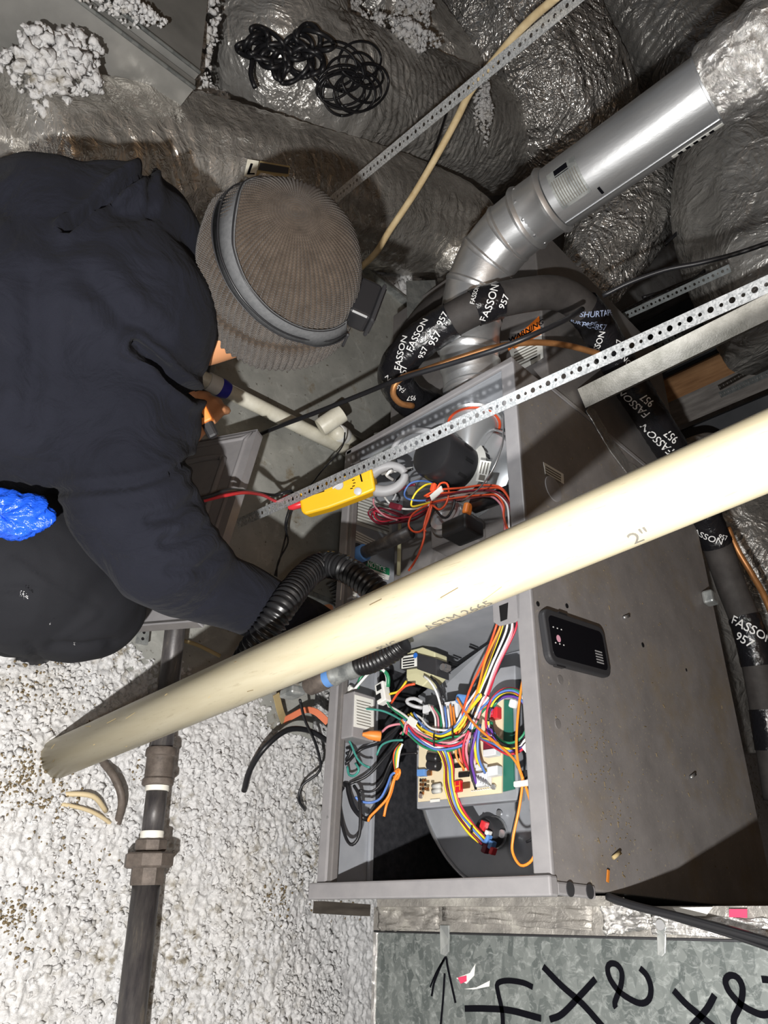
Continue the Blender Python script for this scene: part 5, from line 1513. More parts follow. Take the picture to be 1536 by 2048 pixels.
for k in range(3):
    v, f = frame_box(mq(.10 + .03 * k, .010, .0115), mx, my, mn, .003, .003, .001)
    obj('key', v, f, 'ink', body)
# jaws
def jaw(sgn):
    pts = []
    for t in np.linspace(0, 1, 16):
        a = t * math.pi * .97
        pts.append(mq(1.0, 0, -.006) + mx * (.060 * math.sin(a) * .95) + my * sgn * (.004 + (1 - math.cos(a)) * .0 + .021 * math.sin(a * .62)) + mx * .004)
    return pts
for sgn in (1, -1):
    pts = [mq(.97, sgn * .016, -.008), mq(1.10, sgn * .023, -.008), mq(1.24, sgn * .022, -.008), mq(1.36, sgn * .012, -.008), mq(1.40, sgn * .001, -.008)]
    p = smooth_path(pts, .006)
    v, f = tubem(p, np.linspace(.012, .0075, len(p)), 14)
    obj('jaw', v, f, 'grey_plastic', cm, True)
o = tube('wire', [mq(1.22, -.001, -.03), mq(1.19, .0, .02), mq(1.26, .006, .016), P(765, 948, 'x', .0), P(800, 940, 'x', .02), P(826, 936, 'x', .04)], .0028, 'white_wire', fu, 8)
# test leads
lathe('lead_plug', [(.006, 0), (.008, .004), (.008, .022), (.005, .030)], mq(.03, -.004, -.004), -mx, 'red_plastic', cm, 14)
lathe('lead_plug', [(.006, 0), (.008, .004), (.008, .020), (.005, .028)], mq(.03, .010, -.010), -mx, 'black_plastic', cm, 14)
o = tube('test_lead', [mq(-.12, -.002, -.004), PD(575, 992, 1.44), PD(555, 1003, 1.45), PD(525, 990, 1.36), PD(490, 985, 1.24), PD(445, 992, 1.16), PD(400, 1003, 1.12), PD(360, 1012, 1.08)], .0032, 'red_plastic', None, 8)
tag(o, 'red test lead of the clamp meter', 'test lead')
o = tube('test_lead', [mq(-.12, .010, -.010), PD(582, 982, 1.45), PD(550, 990, 1.45), PD(510, 985, 1.34), PD(460, 980, 1.18), PD(420, 992, 1.13), PD(380, 1002, 1.10), PD(350, 1010, 1.07)], .0032, 'black_plastic', None, 8)
tag(o, 'black test lead of the clamp meter', 'test lead')
o = tube('thin_wire', [PD(590, 1010, 1.5), PD(575, 1040, 1.52), PD(572, 1070, 1.55), PD(562, 1110, 1.55), PD(550, 1150, 1.55), PD(545, 1190, 1.5)], .0018, 'black_wire', None, 6)
tag(o, 'first of two thin black wires twisting down behind the meter', 'cable')
o = tube('thin_wire', [PD(580, 1010, 1.5), PD(570, 1050, 1.53), PD(576, 1085, 1.55), PD(556, 1125, 1.55), PD(552, 1165, 1.55), PD(538, 1200, 1.5)], .0018, 'black_wire', None, 6)
tag(o, 'second of two thin black wires twisting down behind the meter', 'cable')
o = tube('thin_wire', [PD(690, 865, 1.62), PD(686, 890, 1.6), PD(668, 915, 1.58), PD(645, 940, 1.56), PD(625, 965, 1.52), PD(606, 985, 1.48)], .0016, 'black_wire', None, 6)
tag(o, 'thin black wire from the meter to the condensate stub', 'cable')

# ---------------------------------------------------------------- phone lying on the furnace
pz = FZ
qa, qb, qc, qd = [P(*q, 'z', pz + .010) for q in ((1085, 1208), (1205, 1262), (1222, 1350), (1097, 1332))]
ctr = (qa + qb + qc + qd) / 4
pu = nrm(((qb - qa) + (qc - qd)) / 2); pu[2] = 0; pu = nrm(pu)
pvv = nrm(np.cross((0, 0, 1), pu))
lx = float(np.linalg.norm((qb - qa) + (qc - qd)) / 2); ly = float(abs(np.dot((qa - qd + qb - qc) / 2, pvv)))
ph = thing('smartphone', (ctr[0], ctr[1], pz), 'black smartphone in a rugged case lying on the furnace', 'smartphone')
def rrect(hx, hy, r, n=6):
    out = []
    for cx_, cy_, a0 in ((hx - r, hy - r, 0), (-hx + r, hy - r, 90), (-hx + r, -hy + r, 180), (hx - r, -hy + r, 270)):
        for k in range(n + 1):
            a = math.radians(a0 + 90 * k / n)
            out.append((cx_ + r * math.cos(a), cy_ + r * math.sin(a)))
    return out
def pslab(name, hx, hy, r, z0, z1, mat, parent, c=(0, 0), bev=0):
    q = [np.array([ctr[0], ctr[1], z1]) + pu * (x + c[0]) + pvv * (y + c[1]) for x, y in rrect(hx, hy, r)]
    o = slab(name, q, (0, 0, 1), z1 - z0, mat, parent)
    return bevel(o, bev, 3) if bev else o
case = pslab('case', lx / 2, ly / 2, .016, pz + .0005, pz + .0125, 'dark_plastic', ph, bev=.003)
pslab('screen', lx / 2 - .010, ly / 2 - .010, .010, pz + .0125, pz + .0129, 'screen_glass', ph)
pslab('screen_button', .0055, .0055, .0054, pz + .0129, pz + .0131, 'screen_pink', ph, (-lx / 2 + .030, -.002))
for k in range(6):
    pslab('screen_icon', .0016, .0009, .0008, pz + .0129, pz + .0131, 'tape_print', ph, (-lx / 2 + .020 + .011 * (k % 3), .014 - .024 * (k // 3)))
for k in range(5):
    pslab('screen_mark', .011, .0011, .001, pz + .0129, pz + .01305, 'grey_plastic', ph, (lx / 2 - .032, -ly / 2 + .02 + .0045 * k))
pslab('side_key', .012, .002, .0015, pz + .004, pz + .0105, 'black_plastic', case, (-.03, ly / 2 + .0005))
pslab('side_key', .012, .002, .0015, pz + .004, pz + .0105, 'black_plastic', case, (-lx / 2 + .03, -ly / 2 - .0005))
pslab('grip_strip', .0018, .010, .0015, pz + .002, pz + .009, 'bobbin', case, (lx / 2 + .0006, .004))

# ---------------------------------------------------------------- removed furnace door
A_, B_ = P(392, 1242, 'z', .055), P(515, 858, 'z', .055)
def pn_(p, px, py): return np.cross(p - CAM, ray(px, py))
vl = nrm(np.cross(pn_(B_, 400, 882), pn_(A_, 265, 1255)))
if np.dot(vl, RIGHT) > 0: vl = -vl
AB = B_ - A_
vl = nrm(vl - np.dot(vl, nrm(AB)) * nrm(AB))
dn = nrm(np.cross(AB, vl)); dn = dn if np.dot(dn, CAM - A_) > 0 else -dn
dr = thing('furnace_door', (A_ + B_) / 2 + vl * .28, 'grey furnace door panel propped upright in front of the crouching worker', 'furnace door')
WD = .285
def dq(u, v, h=0): return A_ + AB * u + vl * (v * WD) + dn * h
slab('door_skin', [dq(0, 0), dq(1, 0), dq(1, 1), dq(0, 1)], dn, .002, 'trim_paint', dr)
slab('door_edge', [dq(0, 0, .0), dq(1, 0, .0), dq(1, .012, .0), dq(0, .012, .0)], dn, .022, 'trim_paint', dr, .002)
slab('door_edge', [dq(0, 0, .0), dq(.02, 0, .0), dq(.02, 1, .0), dq(0, 1, .0)], dn, .022, 'cabinet_paint', dr, .002)
slab('door_edge', [dq(.98, 0, .0), dq(1, 0, .0), dq(1, 1, .0), dq(.98, 1, .0)], dn, .022, 'trim_paint', dr, .002)
tube('emboss', [dq(.80, .95, .001), dq(.86, .5, .001), dq(.86, .24, .001), dq(.84, .20, .001), dq(.80, .185, .001), dq(.40, .185, .001), dq(.12, .185, .001)], .006, 'trim_paint', dr, 10)
tube('emboss', [dq(.955, .9, .0), dq(.955, .10, .0), dq(.94, .07, .0), dq(.5, .07, .0), dq(.05, .07, .0)], .004, 'trim_paint', dr, 10)
# ---------------------------------------------------------------- silver flexible ducts
def duct(pts, r, label, mat='foil_jacket', seed=0, rib=.045, amp=.010, n=84, name='flex_duct', pinch=None, ribamp=.004):
    p = smooth_path(pts, .0085)
    k = len(p)
    s = np.concatenate([[0], np.cumsum(np.linalg.norm(np.diff(p, axis=0), axis=1))])
    th = np.arange(n) * 2 * np.pi / n
    S_, T_ = np.meshgrid(s, th, indexing='ij')
    cx_, sx_ = np.cos(T_), np.sin(T_)
    a = amp
    d = a * (perlin(cx_ * 3 + S_ * 3 + seed, sx_ * 3 + seed, seed) + .7 * np.abs(perlin(cx_ * 8 + seed, S_ * 14 + sx_ * 5, seed + 1)) + .12 * np.abs(perlin(cx_ * 20, S_ * 40 + sx_ * 12, seed + 2)))
    d += ribamp * np.abs(np.sin(np.pi * (S_ + .01 * perlin(cx_ * 2, sx_ * 2 + S_ * 4, seed + 4)) / rib))
    R = np.full(k, r)
    if pinch:
        for (c, w_, q) in pinch:
            R = R * (1 - q * np.exp(-((s / s[-1] - c) / w_) ** 2))
    v, f = tubem(p, R, n, True, d)
    o = obj(name, v, f, mat, None, True)
    return tag(o, label, 'flexible duct', 'silver flexible ducts')
def DZ(*q): return [P(a, b, 'z', c) for a, b, c in q]
def prad(px, py, z, rpx): return rpx * depth(P(px, py, 'z', z)) / F
RA = prad(800, 440, -.04, 106)
duct(DZ((40, 335, -.08), (200, 335, -.07), (330, 342, -.06), (520, 374, -.05), (700, 408, -.04), (850, 446, -.04), (915, 478, -.02), (925, 540, .02)), RA, 'silver flexible duct behind the knit cap carrying a paper label', 'foil_jacket_smooth', 3, pinch=[(1, .09, .5)], n=110, ribamp=.003)
RB = prad(800, 220, .0, 118)
duct(DZ((560, -110, .02), (545, 10, .02), (552, 110, .02), (620, 178, .02), (730, 208, .01), (860, 240, .0), (985, 278, .0), (1040, 310, .0)), RB, 'silver duct with a coil of black wire tossed on it', 'foil_jacket_dull', 7, pinch=[(1, .05, .4)], ribamp=.009, amp=.012, rib=.034)
RC = prad(1060, 130, .22, 158)
duct(DZ((945, -160, .22), (1005, 0, .22), (1060, 120, .22), (1112, 230, .20), (1150, 320, .12)), RC, 'wide silver duct behind the beige cable and strap', 'foil_jacket', 12, amp=.026, pinch=[(1, .10, .5)], n=110, ribamp=.003)
RF = prad(1250, 430, .32, 104)
duct(DZ((1300, 250, .34), (1262, 340, .33), (1236, 430, .32), (1200, 520, .26), (1150, 600, .18)), RF, 'crumpled shiny duct right behind the flue elbow', 'foil_jacket', 17, amp=.03, pinch=[(1, .2, .5)], ribamp=.002)
duct([PD(1660, 60, 2.5), PD(1570, 230, 2.42), PD(1530, 360, 2.38), PD(1560, 500, 2.3), PD(1640, 640, 2.2)], .275, 'large silver duct filling the right edge beside the flue', 'foil_jacket_dull', 23, rib=.02, n=96, ribamp=.004)
duct([PD(1180, -90, 3.3), PD(1290, 20, 3.2), PD(1400, 120, 3.1), PD(1480, 220, 3.0)], .29, 'dull grey duct in the far upper right', 'foil_jacket_dull', 29, amp=.010)
duct(DZ((700, -90, .0), (780, 30, .0), (850, 120, .0), (900, 180, .0)), prad(800, 50, .0, 88), 'dark duct in the far background under white tufts', 'foil_jacket_dull', 33, amp=.010)
duct(DZ((-140, 250, -.13), (0, 275, -.13), (110, 300, -.13), (250, 360, -.13)), .085, 'dark silver duct behind the worker\'s far shoulder', 'foil_jacket_dull', 37)
duct([PD(1340, 960, 2.9), PD(1440, 1060, 2.75), PD(1540, 1180, 2.65), PD(1600, 1330, 2.6), PD(1640, 1500, 2.5)], .24, 'grey duct behind the refrigerant line at the right edge', 'foil_jacket_dull', 41, amp=.006)
def front(pts, R, px, py, gap=.03):     # depth of a duct's camera side at a pixel
    p = smooth_path(pts, .02); r = ray(px, py); best = None
    for c in p:
        q = c - CAM; a = np.dot(r, r); b = np.dot(r, q); k = b * b - a * (np.dot(q, q) - R * R)
        if k > 0:
            t = (b - math.sqrt(k)) / a
            best = t if best is None else min(best, t)
    return (best if best is not None else depth(p[len(p) // 2])) - gap
# paper label on the first duct
dA = front(DZ((40, 335, -.08), (200, 335, -.07), (330, 342, -.06), (520, 374, -.05), (700, 408, -.04)), RA, 530, 345, .06)
lbn = nrm(CAM - PD(530, 340, dA))
def dlab(name, pts, d, mat, parent): return slab(name, [PD(*p, d) for p in pts], lbn, .001, mat, parent)
dl1 = thing('duct_label', PD(530, 345, dA), 'white paper label with a number seven on the silver duct', 'label')
dlab('paper', [(495, 318), (518, 322), (510, 358), (488, 352)], dA, 'pvc_white', dl1)
dlab('paper', [(520, 322), (580, 332), (574, 372), (510, 358)], dA, 'strap_tan', dl1)
dlab('print_block', [(520, 325), (578, 335), (576, 348), (516, 340)], dA - .004, 'dark_plastic', dl1)
flat_text('number', '7', PD(501, 337, dA - .004), nrm(-RIGHT), nrm(DOWN + .1 * RIGHT), .034, 'ink', dl1, .001, 1, .001)
dlab('torn_flap', [(522, 345), (545, 350), (552, 362), (505, 362)], dA - .008, 'foil_tape', dl1)

# ---------------------------------------------------------------- sheet metal trunk at the far left
tk = thing('trunk_duct', PD(250, 120, 2.1), 'plain sheet metal trunk duct in the upper left corner', 'metal duct')
c1 = P(398, 165, 'z', .16)
ux = nrm(P(398, 165, 'z', .16) - P(182, 0, 'z', .16))
uy = nrm(np.cross((0, 0, 1), ux)); 
if uy[1] < 0: uy = -uy
def kq(a, b, z): return np.array([c1[0], c1[1], 0]) + ux * a + uy * b + np.array([0, 0, z])
v = [kq(-1.6, .0, -.24), kq(0, .0, -.24), kq(0, .0, .145), kq(-1.6, .0, .145), kq(-1.6, .022, -.24), kq(0, .022, -.24), kq(0, .022, .145), kq(-1.6, .022, .145)]
obj('side_sheet', v, boxm((0, 0, 0), (1, 1, 1))[1], 'far_sheet', tk)
v = [kq(-1.6, .03, .135), kq(.0, .03, .135), kq(.0, 1.0, .135), kq(-1.6, 1.0, .135), kq(-1.6, .03, .158), kq(.0, .03, .158), kq(.0, 1.0, .158), kq(-1.6, 1.0, .158)]
obj('top_sheet', v, boxm((0, 0, 0), (1, 1, 1))[1], 'far_sheet', tk)
tube('seam_edge', [kq(-1.6, -.002, .146), kq(0, -.002, .146)], .004, 'galvanized', tk, 8, .2, False)
tube('seam_edge', [kq(-1.6, .030, .160), kq(0, .030, .160)], .004, 'galvanized', tk, 8, .2, False)
box('inner_dark', kq(-.9, .4, -.2) - .3, kq(-.9, .4, -.2) + .3, 'dark_liner', tk) if False else None
o = slab('plywood_sheet', [P(-40, 40, 'z', -.10), P(60, 60, 'z', -.10), P(60, 170, 'z', -.10), P(-40, 170, 'z', -.10)], (0, 0, 1), .012, 'plywood', None)
tag(o, 'brown plywood scrap at the far left edge', 'plywood')

# ---------------------------------------------------------------- tufts of insulation lying on things
tufts = [((108, 135), .09, .085, .065, .06, 'white insulation heap in front of the trunk duct'), ((235, 10), .175, .07, .03, .03, 'small white tuft at the top left edge'), ((396, 60), .10, .045, .16, .03, 'upright white strip of insulation beside the trunk'),
         ((400, 200), -.10, .07, .06, .05, 'pale tuft below the end of the trunk slot'), ((200, 285), .02, .10, .05, .04, 'grey tufts along the far left duct'), ((255, 300), .0, .06, .05, .03, 'dim tuft behind the black cable loop'),
         ((660, 12), .05, .13, .06, .04, 'large pale tuft at the top centre'), ((800, 68), .20, .10, .05, .05, 'white tuft on the dark far duct'), ((825, 15), .20, .08, .05, .04, 'white tuft above the one on the dark far duct'),
         ((888, 165), .14, .07, .06, .05, 'white tuft beside the hanger strap'), ((1200, 65), .36, .03, .10, .03, 'narrow white tuft on the edge of the wide duct'), ((1215, 130), .34, .05, .13, .04, 'white clump on the edge of the wide duct'),
         ((965, 215), .22, .04, .09, .03, 'thin tuft in the crease under the strap'), ((790, 590), -.18, .10, .10, .02, 'pale insulation patch beside the headlamp'), ((1170, 555), .25, .03, .04, .02, 'brown stained tuft under the flue elbow')]
for i, ((px, py), z, rx, ry, rz, lb) in enumerate(tufts):
    v, f = clump((0, 0, 0), rx, ry, rz, 50 + i * 3)
    c = P(px, py, 'z', z)
    nn = nrm(nrm(CAM - c) * .6 + np.array([0, 0, 1.]) * .6); a = nrm(RIGHT - np.dot(RIGHT, nn) * nn); b = np.cross(nn, a)
    v = c + v[:, :1] * a + v[:, 1:2] * b + v[:, 2:3] * nn
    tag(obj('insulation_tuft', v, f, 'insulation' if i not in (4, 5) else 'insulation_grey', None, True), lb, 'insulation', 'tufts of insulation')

# tangled coil of black wire on the second duct
PB = DZ((560, -110, .02), (545, 10, .02), (552, 110, .02), (620, 178, .02), (730, 208, .01), (860, 240, .0), (985, 278, .0))
dB = front(PB, RB, 560, 100)
cw = thing('wire_coil', PD(690, 160, dB), 'tangled loops of thin black wire lying on a silver duct', 'wire coil')
rs = np.random.RandomState(5)
for k in range(13):
    cx_, cy_ = 712 + rs.uniform(-50, 50), 150 + rs.uniform(-30, 38)
    ra, rb, ph_ = rs.uniform(26, 58), rs.uniform(22, 46), rs.uniform(0, 3)
    pts = []
    for a in np.linspace(0, 2 * np.pi, 18, endpoint=False):
        x = cx_ + ra * math.cos(a) * math.cos(ph_) - rb * math.sin(a) * math.sin(ph_)
        y = cy_ + ra * math.cos(a) * math.sin(ph_) + rb * math.sin(a) * math.cos(ph_)
        pts.append(PD(x, y, front(PB, RB, x, max(y, 128), .035) + .008 * math.sin(a * 2 + k)))
    tube('loop', pts, .0032, 'black_wire', cw, 6, .02, True, True)
cw2 = thing('wire_tangle', PD(560, 100, dB + .02), 'dark clump of tangled cable beside the loose wire coil', 'wire coil')
for k in range(16):
    cx_, cy_ = 570 + rs.uniform(-65, 65), 105 + rs.uniform(-32, 32)
    ra, rb, ph_ = rs.uniform(20, 45), rs.uniform(12, 26), rs.uniform(0, 3)
    pts = [PD(cx_ + ra * math.cos(a) * math.cos(ph_) - rb * math.sin(a) * math.sin(ph_), cy_ + ra * math.cos(a) * math.sin(ph_) + rb * math.sin(a) * math.cos(ph_), front(PB, RB, 570, 110, .05) + .012 * math.sin(a * 3 + k)) for a in np.linspace(0, 2 * np.pi, 14, endpoint=False)]
    tube('loop', pts, .0058, 'black_wire', cw2, 6, .02, True, True)
tube('dangling_end', [PD(505, 120, dB - .03), PD(502, 150, dB - .04), PD(510, 175, dB - .04)], .006, 'black_wire', cw2, 6)

# ---------------------------------------------------------------- timbers and boards behind the furnace
def post(px0, py0, px1, py1, d, w, t, mat, label, name='timber_post'):
    # upright timber whose foot and head lie on the two pixels' azimuth
    a = PD(px0, py0, d)
    z1 = 1.9
    v, f = frame_box(np.array([a[0], a[1], (a[2] - .45 + z1) / 2]), (.75, -.66, 0), (.66, .75, 0), (0, 0, 1), w, t, z1 - a[2] + .45)
    return tag(obj(name, v, f, mat), label, 'timber')
post(1400, 750, 0, 0, 2.9, .09, .04, 'timber', 'brown upright timber behind the hanger bar')
post(1420, 790, 0, 0, 3.0, .13, .04, 'grey_timber', 'grey upright timber next to the brown one')
post(1345, 690, 0, 0, 3.3, .30, .03, 'grey_board', 'grey upright board between the hangers', 'upright_board')
post(1440, 900, 0, 0, 3.3, .30, .03, 'grey_board', 'grey upright board just above the vent pipe', 'upright_board')
post(1400, 600, 0, 0, 3.6, .16, .03, 'grey_timber', 'pale upright timber behind the dark perforated strap')
o = slab('metal_scrap', [PD(812, 562, 1.9), PD(870, 560, 1.95), PD(880, 640, 1.85), PD(815, 650, 1.78)], (-.7, -.6, .2), .003, 'galvanized', None)
tag(o, 'sheet metal edge between the silver duct and the foam line', 'sheet metal')
# ---------------------------------------------------------------- the crouching worker
def capm(p0, r0, p1, r1, n=20, k=6):
    p0, p1 = np.asarray(p0, float), np.asarray(p1, float)
    L = float(np.linalg.norm(p1 - p0)) + 1e-9
    prof = [(r0 * math.sin(a), -r0 * math.cos(a)) for a in np.linspace(.05, math.pi / 2, k)] + [(r1 * math.cos(a), L + r1 * math.sin(a)) for a in np.linspace(0, math.pi / 2 - .05, k)]
    return lathem(prof, p0, p1 - p0, n)
def ellm(c, ax, rad, n=20, k=12):
    v, f = lathem([(math.sin(a), -math.cos(a)) for a in np.linspace(.05, math.pi - .05, k)], (0, 0, 0), (0, 0, 1), n)
    A = np.array([nrm(a) * r for a, r in zip(ax, rad)])
    return np.asarray(c, float) + v @ A, f
def remeshed(name, parts, vox, mat, parent, smooth_it=6, wrinkle=0, wscale=14, seed=0, fold=None):
    v, f = merge(parts)
    c = v.mean(0)
    me = bpy.data.meshes.new('tmp'); me.from_pydata((v - c).tolist(), [], [list(q) for q in f])
    o = bpy.data.objects.new('tmp', me); COL.objects.link(o)
    r = o.modifiers.new('r', 'REMESH'); r.mode = 'VOXEL'; r.voxel_size = vox
    s = o.modifiers.new('s', 'SMOOTH'); s.factor = .5; s.iterations = smooth_it
    dg = bpy.context.evaluated_depsgraph_get(); dg.update()
    m2 = bpy.data.meshes.new_from_object(o.evaluated_get(dg))
    n = len(m2.vertices)
    co = np.zeros(n * 3); m2.vertices.foreach_get('co', co); co = co.reshape(-1, 3) + c
    no = np.zeros(n * 3); m2.vertices.foreach_get('normal', no); no = no.reshape(-1, 3)
    fs = [tuple(p.vertices) for p in m2.polygons]
    bpy.data.objects.remove(o); bpy.data.meshes.remove(m2); bpy.data.meshes.remove(me)
    if wrinkle:
        a = co @ np.array([.8, .3, .5]); b = co @ np.array([-.4, .9, .2]); e = co @ np.array([.3, -.3, .9])
        w = perlin(a * wscale + seed + .5 * perlin(b * 8, e * 8, seed + 5), b * wscale * .5 + e * wscale * .35, seed)
        w2 = perlin(b * wscale * 2.1, e * wscale * 1.2 + a * 6, seed + 1)
        co = co + no * (wrinkle * (w - .6 * np.abs(w2)))[:, None]
    if fold is not None:
        co = co + no * fold(co)[:, None]
    return obj(name, co, fs, mat, parent, True)

pe = thing('person', PD(60, 1000, 1.15), 'person in dark navy sweatshirt and knit cap crouching beside the open furnace', 'person')
def S_(px, py, d): return PD(px, py, d)
def chain(pts):
    return [capm(S_(*a[:3]), a[3], S_(*b[:3]), b[3]) for a, b in zip(pts[:-1], pts[1:])]
# head frame: up through the crown, forward through the lamp
def camv(x, y, z): return x * RIGHT + y * DOWN + z * FWD
hu = nrm(camv(.29, -.316, -.905)); hf = nrm(camv(.925, .355, .12)); hf = nrm(hf - np.dot(hf, hu) * hu)
hs = np.cross(hf, hu)
if np.dot(hs, DOWN) < 0: hs = -hs
hc = PD(560, 541, 1.03)
# continuous body: head, neck, trunk, arms and hands
hand_r = S_(648, 1292, 1.22); hand_l = S_(356, 858, 1.18)
bp = [ellm(hc + hu * .005, (hf, hs, hu), (.096, .080, .098)), ellm(hc - hu * .075 + hf * .018, (hf, hs, hu), (.080, .066, .075)),
      capm(hc + hf * .098 - hu * .045, .010, hc + hf * .112 - hu * .078, .014), ellm(hc - hu * .03 + hs * .083 - hf * .008, (hf, hu, hs), (.018, .030, .010)), ellm(hc - hu * .03 - hs * .083 - hf * .008, (hf, hu, hs), (.018, .030, .010)),
      capm(hc + hf * .088 - hu * .108 + hs * .022, .007, hc + hf * .088 - hu * .108 - hs * .022, .007), capm(hc + hf * .088 - hu * .118 + hs * .018, .008, hc + hf * .088 - hu * .118 - hs * .018, .008),
      capm(hc - hu * .06 - hf * .02, .058, S_(330, 590, 1.06), .062), capm(hc - hu * .075 + hs * .040 - hf * .02, .050, S_(405, 672, 1.07), .044), capm(S_(445, 690, 1.07), .022, S_(405, 672, 1.07), .040)]
bp += chain([(330, 590, 1.06, .07), (200, 620, 1.04, .13), (20, 660, 1.04, .13), (-160, 740, 1.06, .135)])
bp += chain([(280, 830, 1.0, .06), (250, 960, .96, .058), (325, 1110, .97, .05), (430, 1180, 1.03, .040), (560, 1230, 1.12, .032), (630, 1285, 1.20, .026)])
bp += chain([(280, 450, 1.06, .06), (300, 640, 1.14, .055), (330, 780, 1.2, .048), (345, 838, 1.22, .034), (350, 858, 1.21, .028)])
bp += chain([(-160, 980, 1.04, .11), (60, 1130, 1.02, .10), (185, 1215, 1.04, .065)]) + chain([(-160, 560, 1.15, .11), (60, 700, 1.2, .09)])
def hand(base, fwd, side, up, parts):
    parts.append(ellm(base + fwd * .035, (fwd, side, up), (.048, .040, .017)))
    for k, (s, L) in enumerate(((-.030, .058), (-.011, .072), (.010, .078), (.030, .070))):
        a = base + fwd * .070 + side * s
        b = a + fwd * L * .45 - up * L * .18; c = b + fwd * L * .20 - up * L * .34
        parts.append(capm(a - fwd * .02, .0098, b, .0090)); parts.append(capm(b, .0090, c, .0082))
    t0 = base + fwd * .020 - side * .036
    t1 = t0 + fwd * .028 - side * .018 - up * .012; t2 = t1 + fwd * .026 - up * .014
    parts.append(capm(t0, .012, t1, .0105)); parts.append(capm(t1, .0105, t2, .009))
fr = nrm(S_(760, 1250, 1.28) - S_(650, 1298, 1.2))
hand(hand_r - fr * .02, fr, nrm(np.cross(fr, (0, 0, 1))), nrm(np.cross(np.cross(fr, (0, 0, 1)), fr)), bp)
fl_ = nrm(RIGHT * .5 - DOWN * .7 + FWD * .3)
sl_ = nrm(np.cross(fl_, -FWD)); hand(hand_l - fl_ * .03, fl_, sl_, nrm(np.cross(sl_, fl_)), bp)
remeshed('body', bp, .0052, 'skin', pe, 4)
for sgn in (1, -1):
    v, f = ellm(hc + hf * .092 - hu * .020 + hs * sgn * .032, (hf, hs, hu), (.011, .013, .009), 14, 8)
    obj('eye', v, f, 'white_plastic', pe, True)
# short dark hair under the cap's edge at the side and nape
hp = []
for a in np.linspace(1.2, 4.9, 46):
    d = math.cos(a) * hf + math.sin(a) * hs
    c = hc + (hf * math.cos(a) * .0985 + hs * math.sin(a) * .082)
    hp.append(capm(c - hu * .055, .0045, c - hu * .086 + d * .001, .002, 8, 3))
v, f = merge(hp); tag(obj('hair', v, f, 'hair', pe, True), kind='stuff')

# sweatshirt
sp_ = []
sp_ += chain([(340, 468, 1.04, .052), (330, 560, 1.03, .058), (340, 660, 1.04, .050), (372, 712, 1.06, .036)])
sp_ += chain([(325, 470, 1.03, .062), (235, 464, 1.00, .092), (115, 512, .99, .128), (-60, 600, 1.0, .140), (-220, 690, 1.02, .15)])
sp_ += chain([(300, 620, 1.03, .070), (225, 640, .99, .140), (70, 660, .97, .155), (-140, 720, 1.0, .16)])
sp_ += chain([(292, 800, 1.0, .062), (215, 790, .98, .115), (105, 805, .97, .125), (-80, 830, 1.0, .135), (-220, 850, 1.02, .14)])
sp_ += chain([(300, 480, 1.05, .07), (270, 620, 1.08, .10), (270, 780, 1.08, .075)])
sp_ += chain([(285, 845, 1.0, .082), (240, 900, .97, .088), (262, 1000, .955, .084), (322, 1100, .965, .076), (420, 1170, 1.03, .056), (520, 1212, 1.10, .049), (590, 1240, 1.15, .044), (628, 1258, 1.175, .042)])
sp_ += chain([(318, 860, 1.02, .042), (316, 960, 1.0, .045), (335, 1050, .99, .05)])
sp_ += chain([(300, 450, 1.08, .07), (320, 640, 1.16, .065), (345, 770, 1.22, .052), (362, 815, 1.24, .040)])
sp_ += chain([(300, 850, 1.1, .05), (300, 960, 1.08, .05), (330, 1050, 1.08, .05)])
def folds(co):
    q = co - CAM; z = q @ FWD
    px = (q @ RIGHT) / z * F + W / 2; py = (q @ DOWN) / z * F + H / 2
    out = np.zeros(len(co))
    front = z < 1.10
    def crease(pts, w, dep):
        nonlocal out
        best = np.full(len(co), 1e9)
        for (x0, y0), (x1, y1) in zip(pts[:-1], pts[1:]):
            dx, dy = x1 - x0, y1 - y0
            t = np.clip(((px - x0) * dx + (py - y0) * dy) / (dx * dx + dy * dy), 0, 1)
            best = np.minimum(best, np.hypot(px - x0 - t * dx, py - y0 - t * dy))
        out += -dep * np.exp(-(best / w) ** 2) * front + dep * .55 * np.exp(-((best - 2.1 * w) / (w * 1.2)) ** 2) * front
    crease([(135, 462), (190, 420), (245, 370), (290, 345)], 9, .020)
    crease([(298, 352), (302, 400), (300, 430)], 8, .007)
    crease([(270, 690), (310, 725), (345, 760), (385, 790)], 10, .022)
    crease([(100, 985), (180, 978), (270, 970), (340, 948), (380, 920)], 8, .007)
    crease([(60, 560), (70, 700), (50, 850)], 22, .007)
    crease([(300, 1040), (350, 1030), (385, 1000)], 10, .007)
    crease([(330, 1085), (380, 1075), (410, 1055)], 10, .007)
    crease([(340, 1140), (400, 1140), (440, 1105)], 9, .006)
    crease([(180, 560), (250, 640), (300, 680)], 22, .008)
    crease([(230, 420), (330, 430)], 16, .005)
    return out
remeshed('sweatshirt', sp_, .0062, 'cloth_navy', pe, 6, .010, 9, 3, folds)
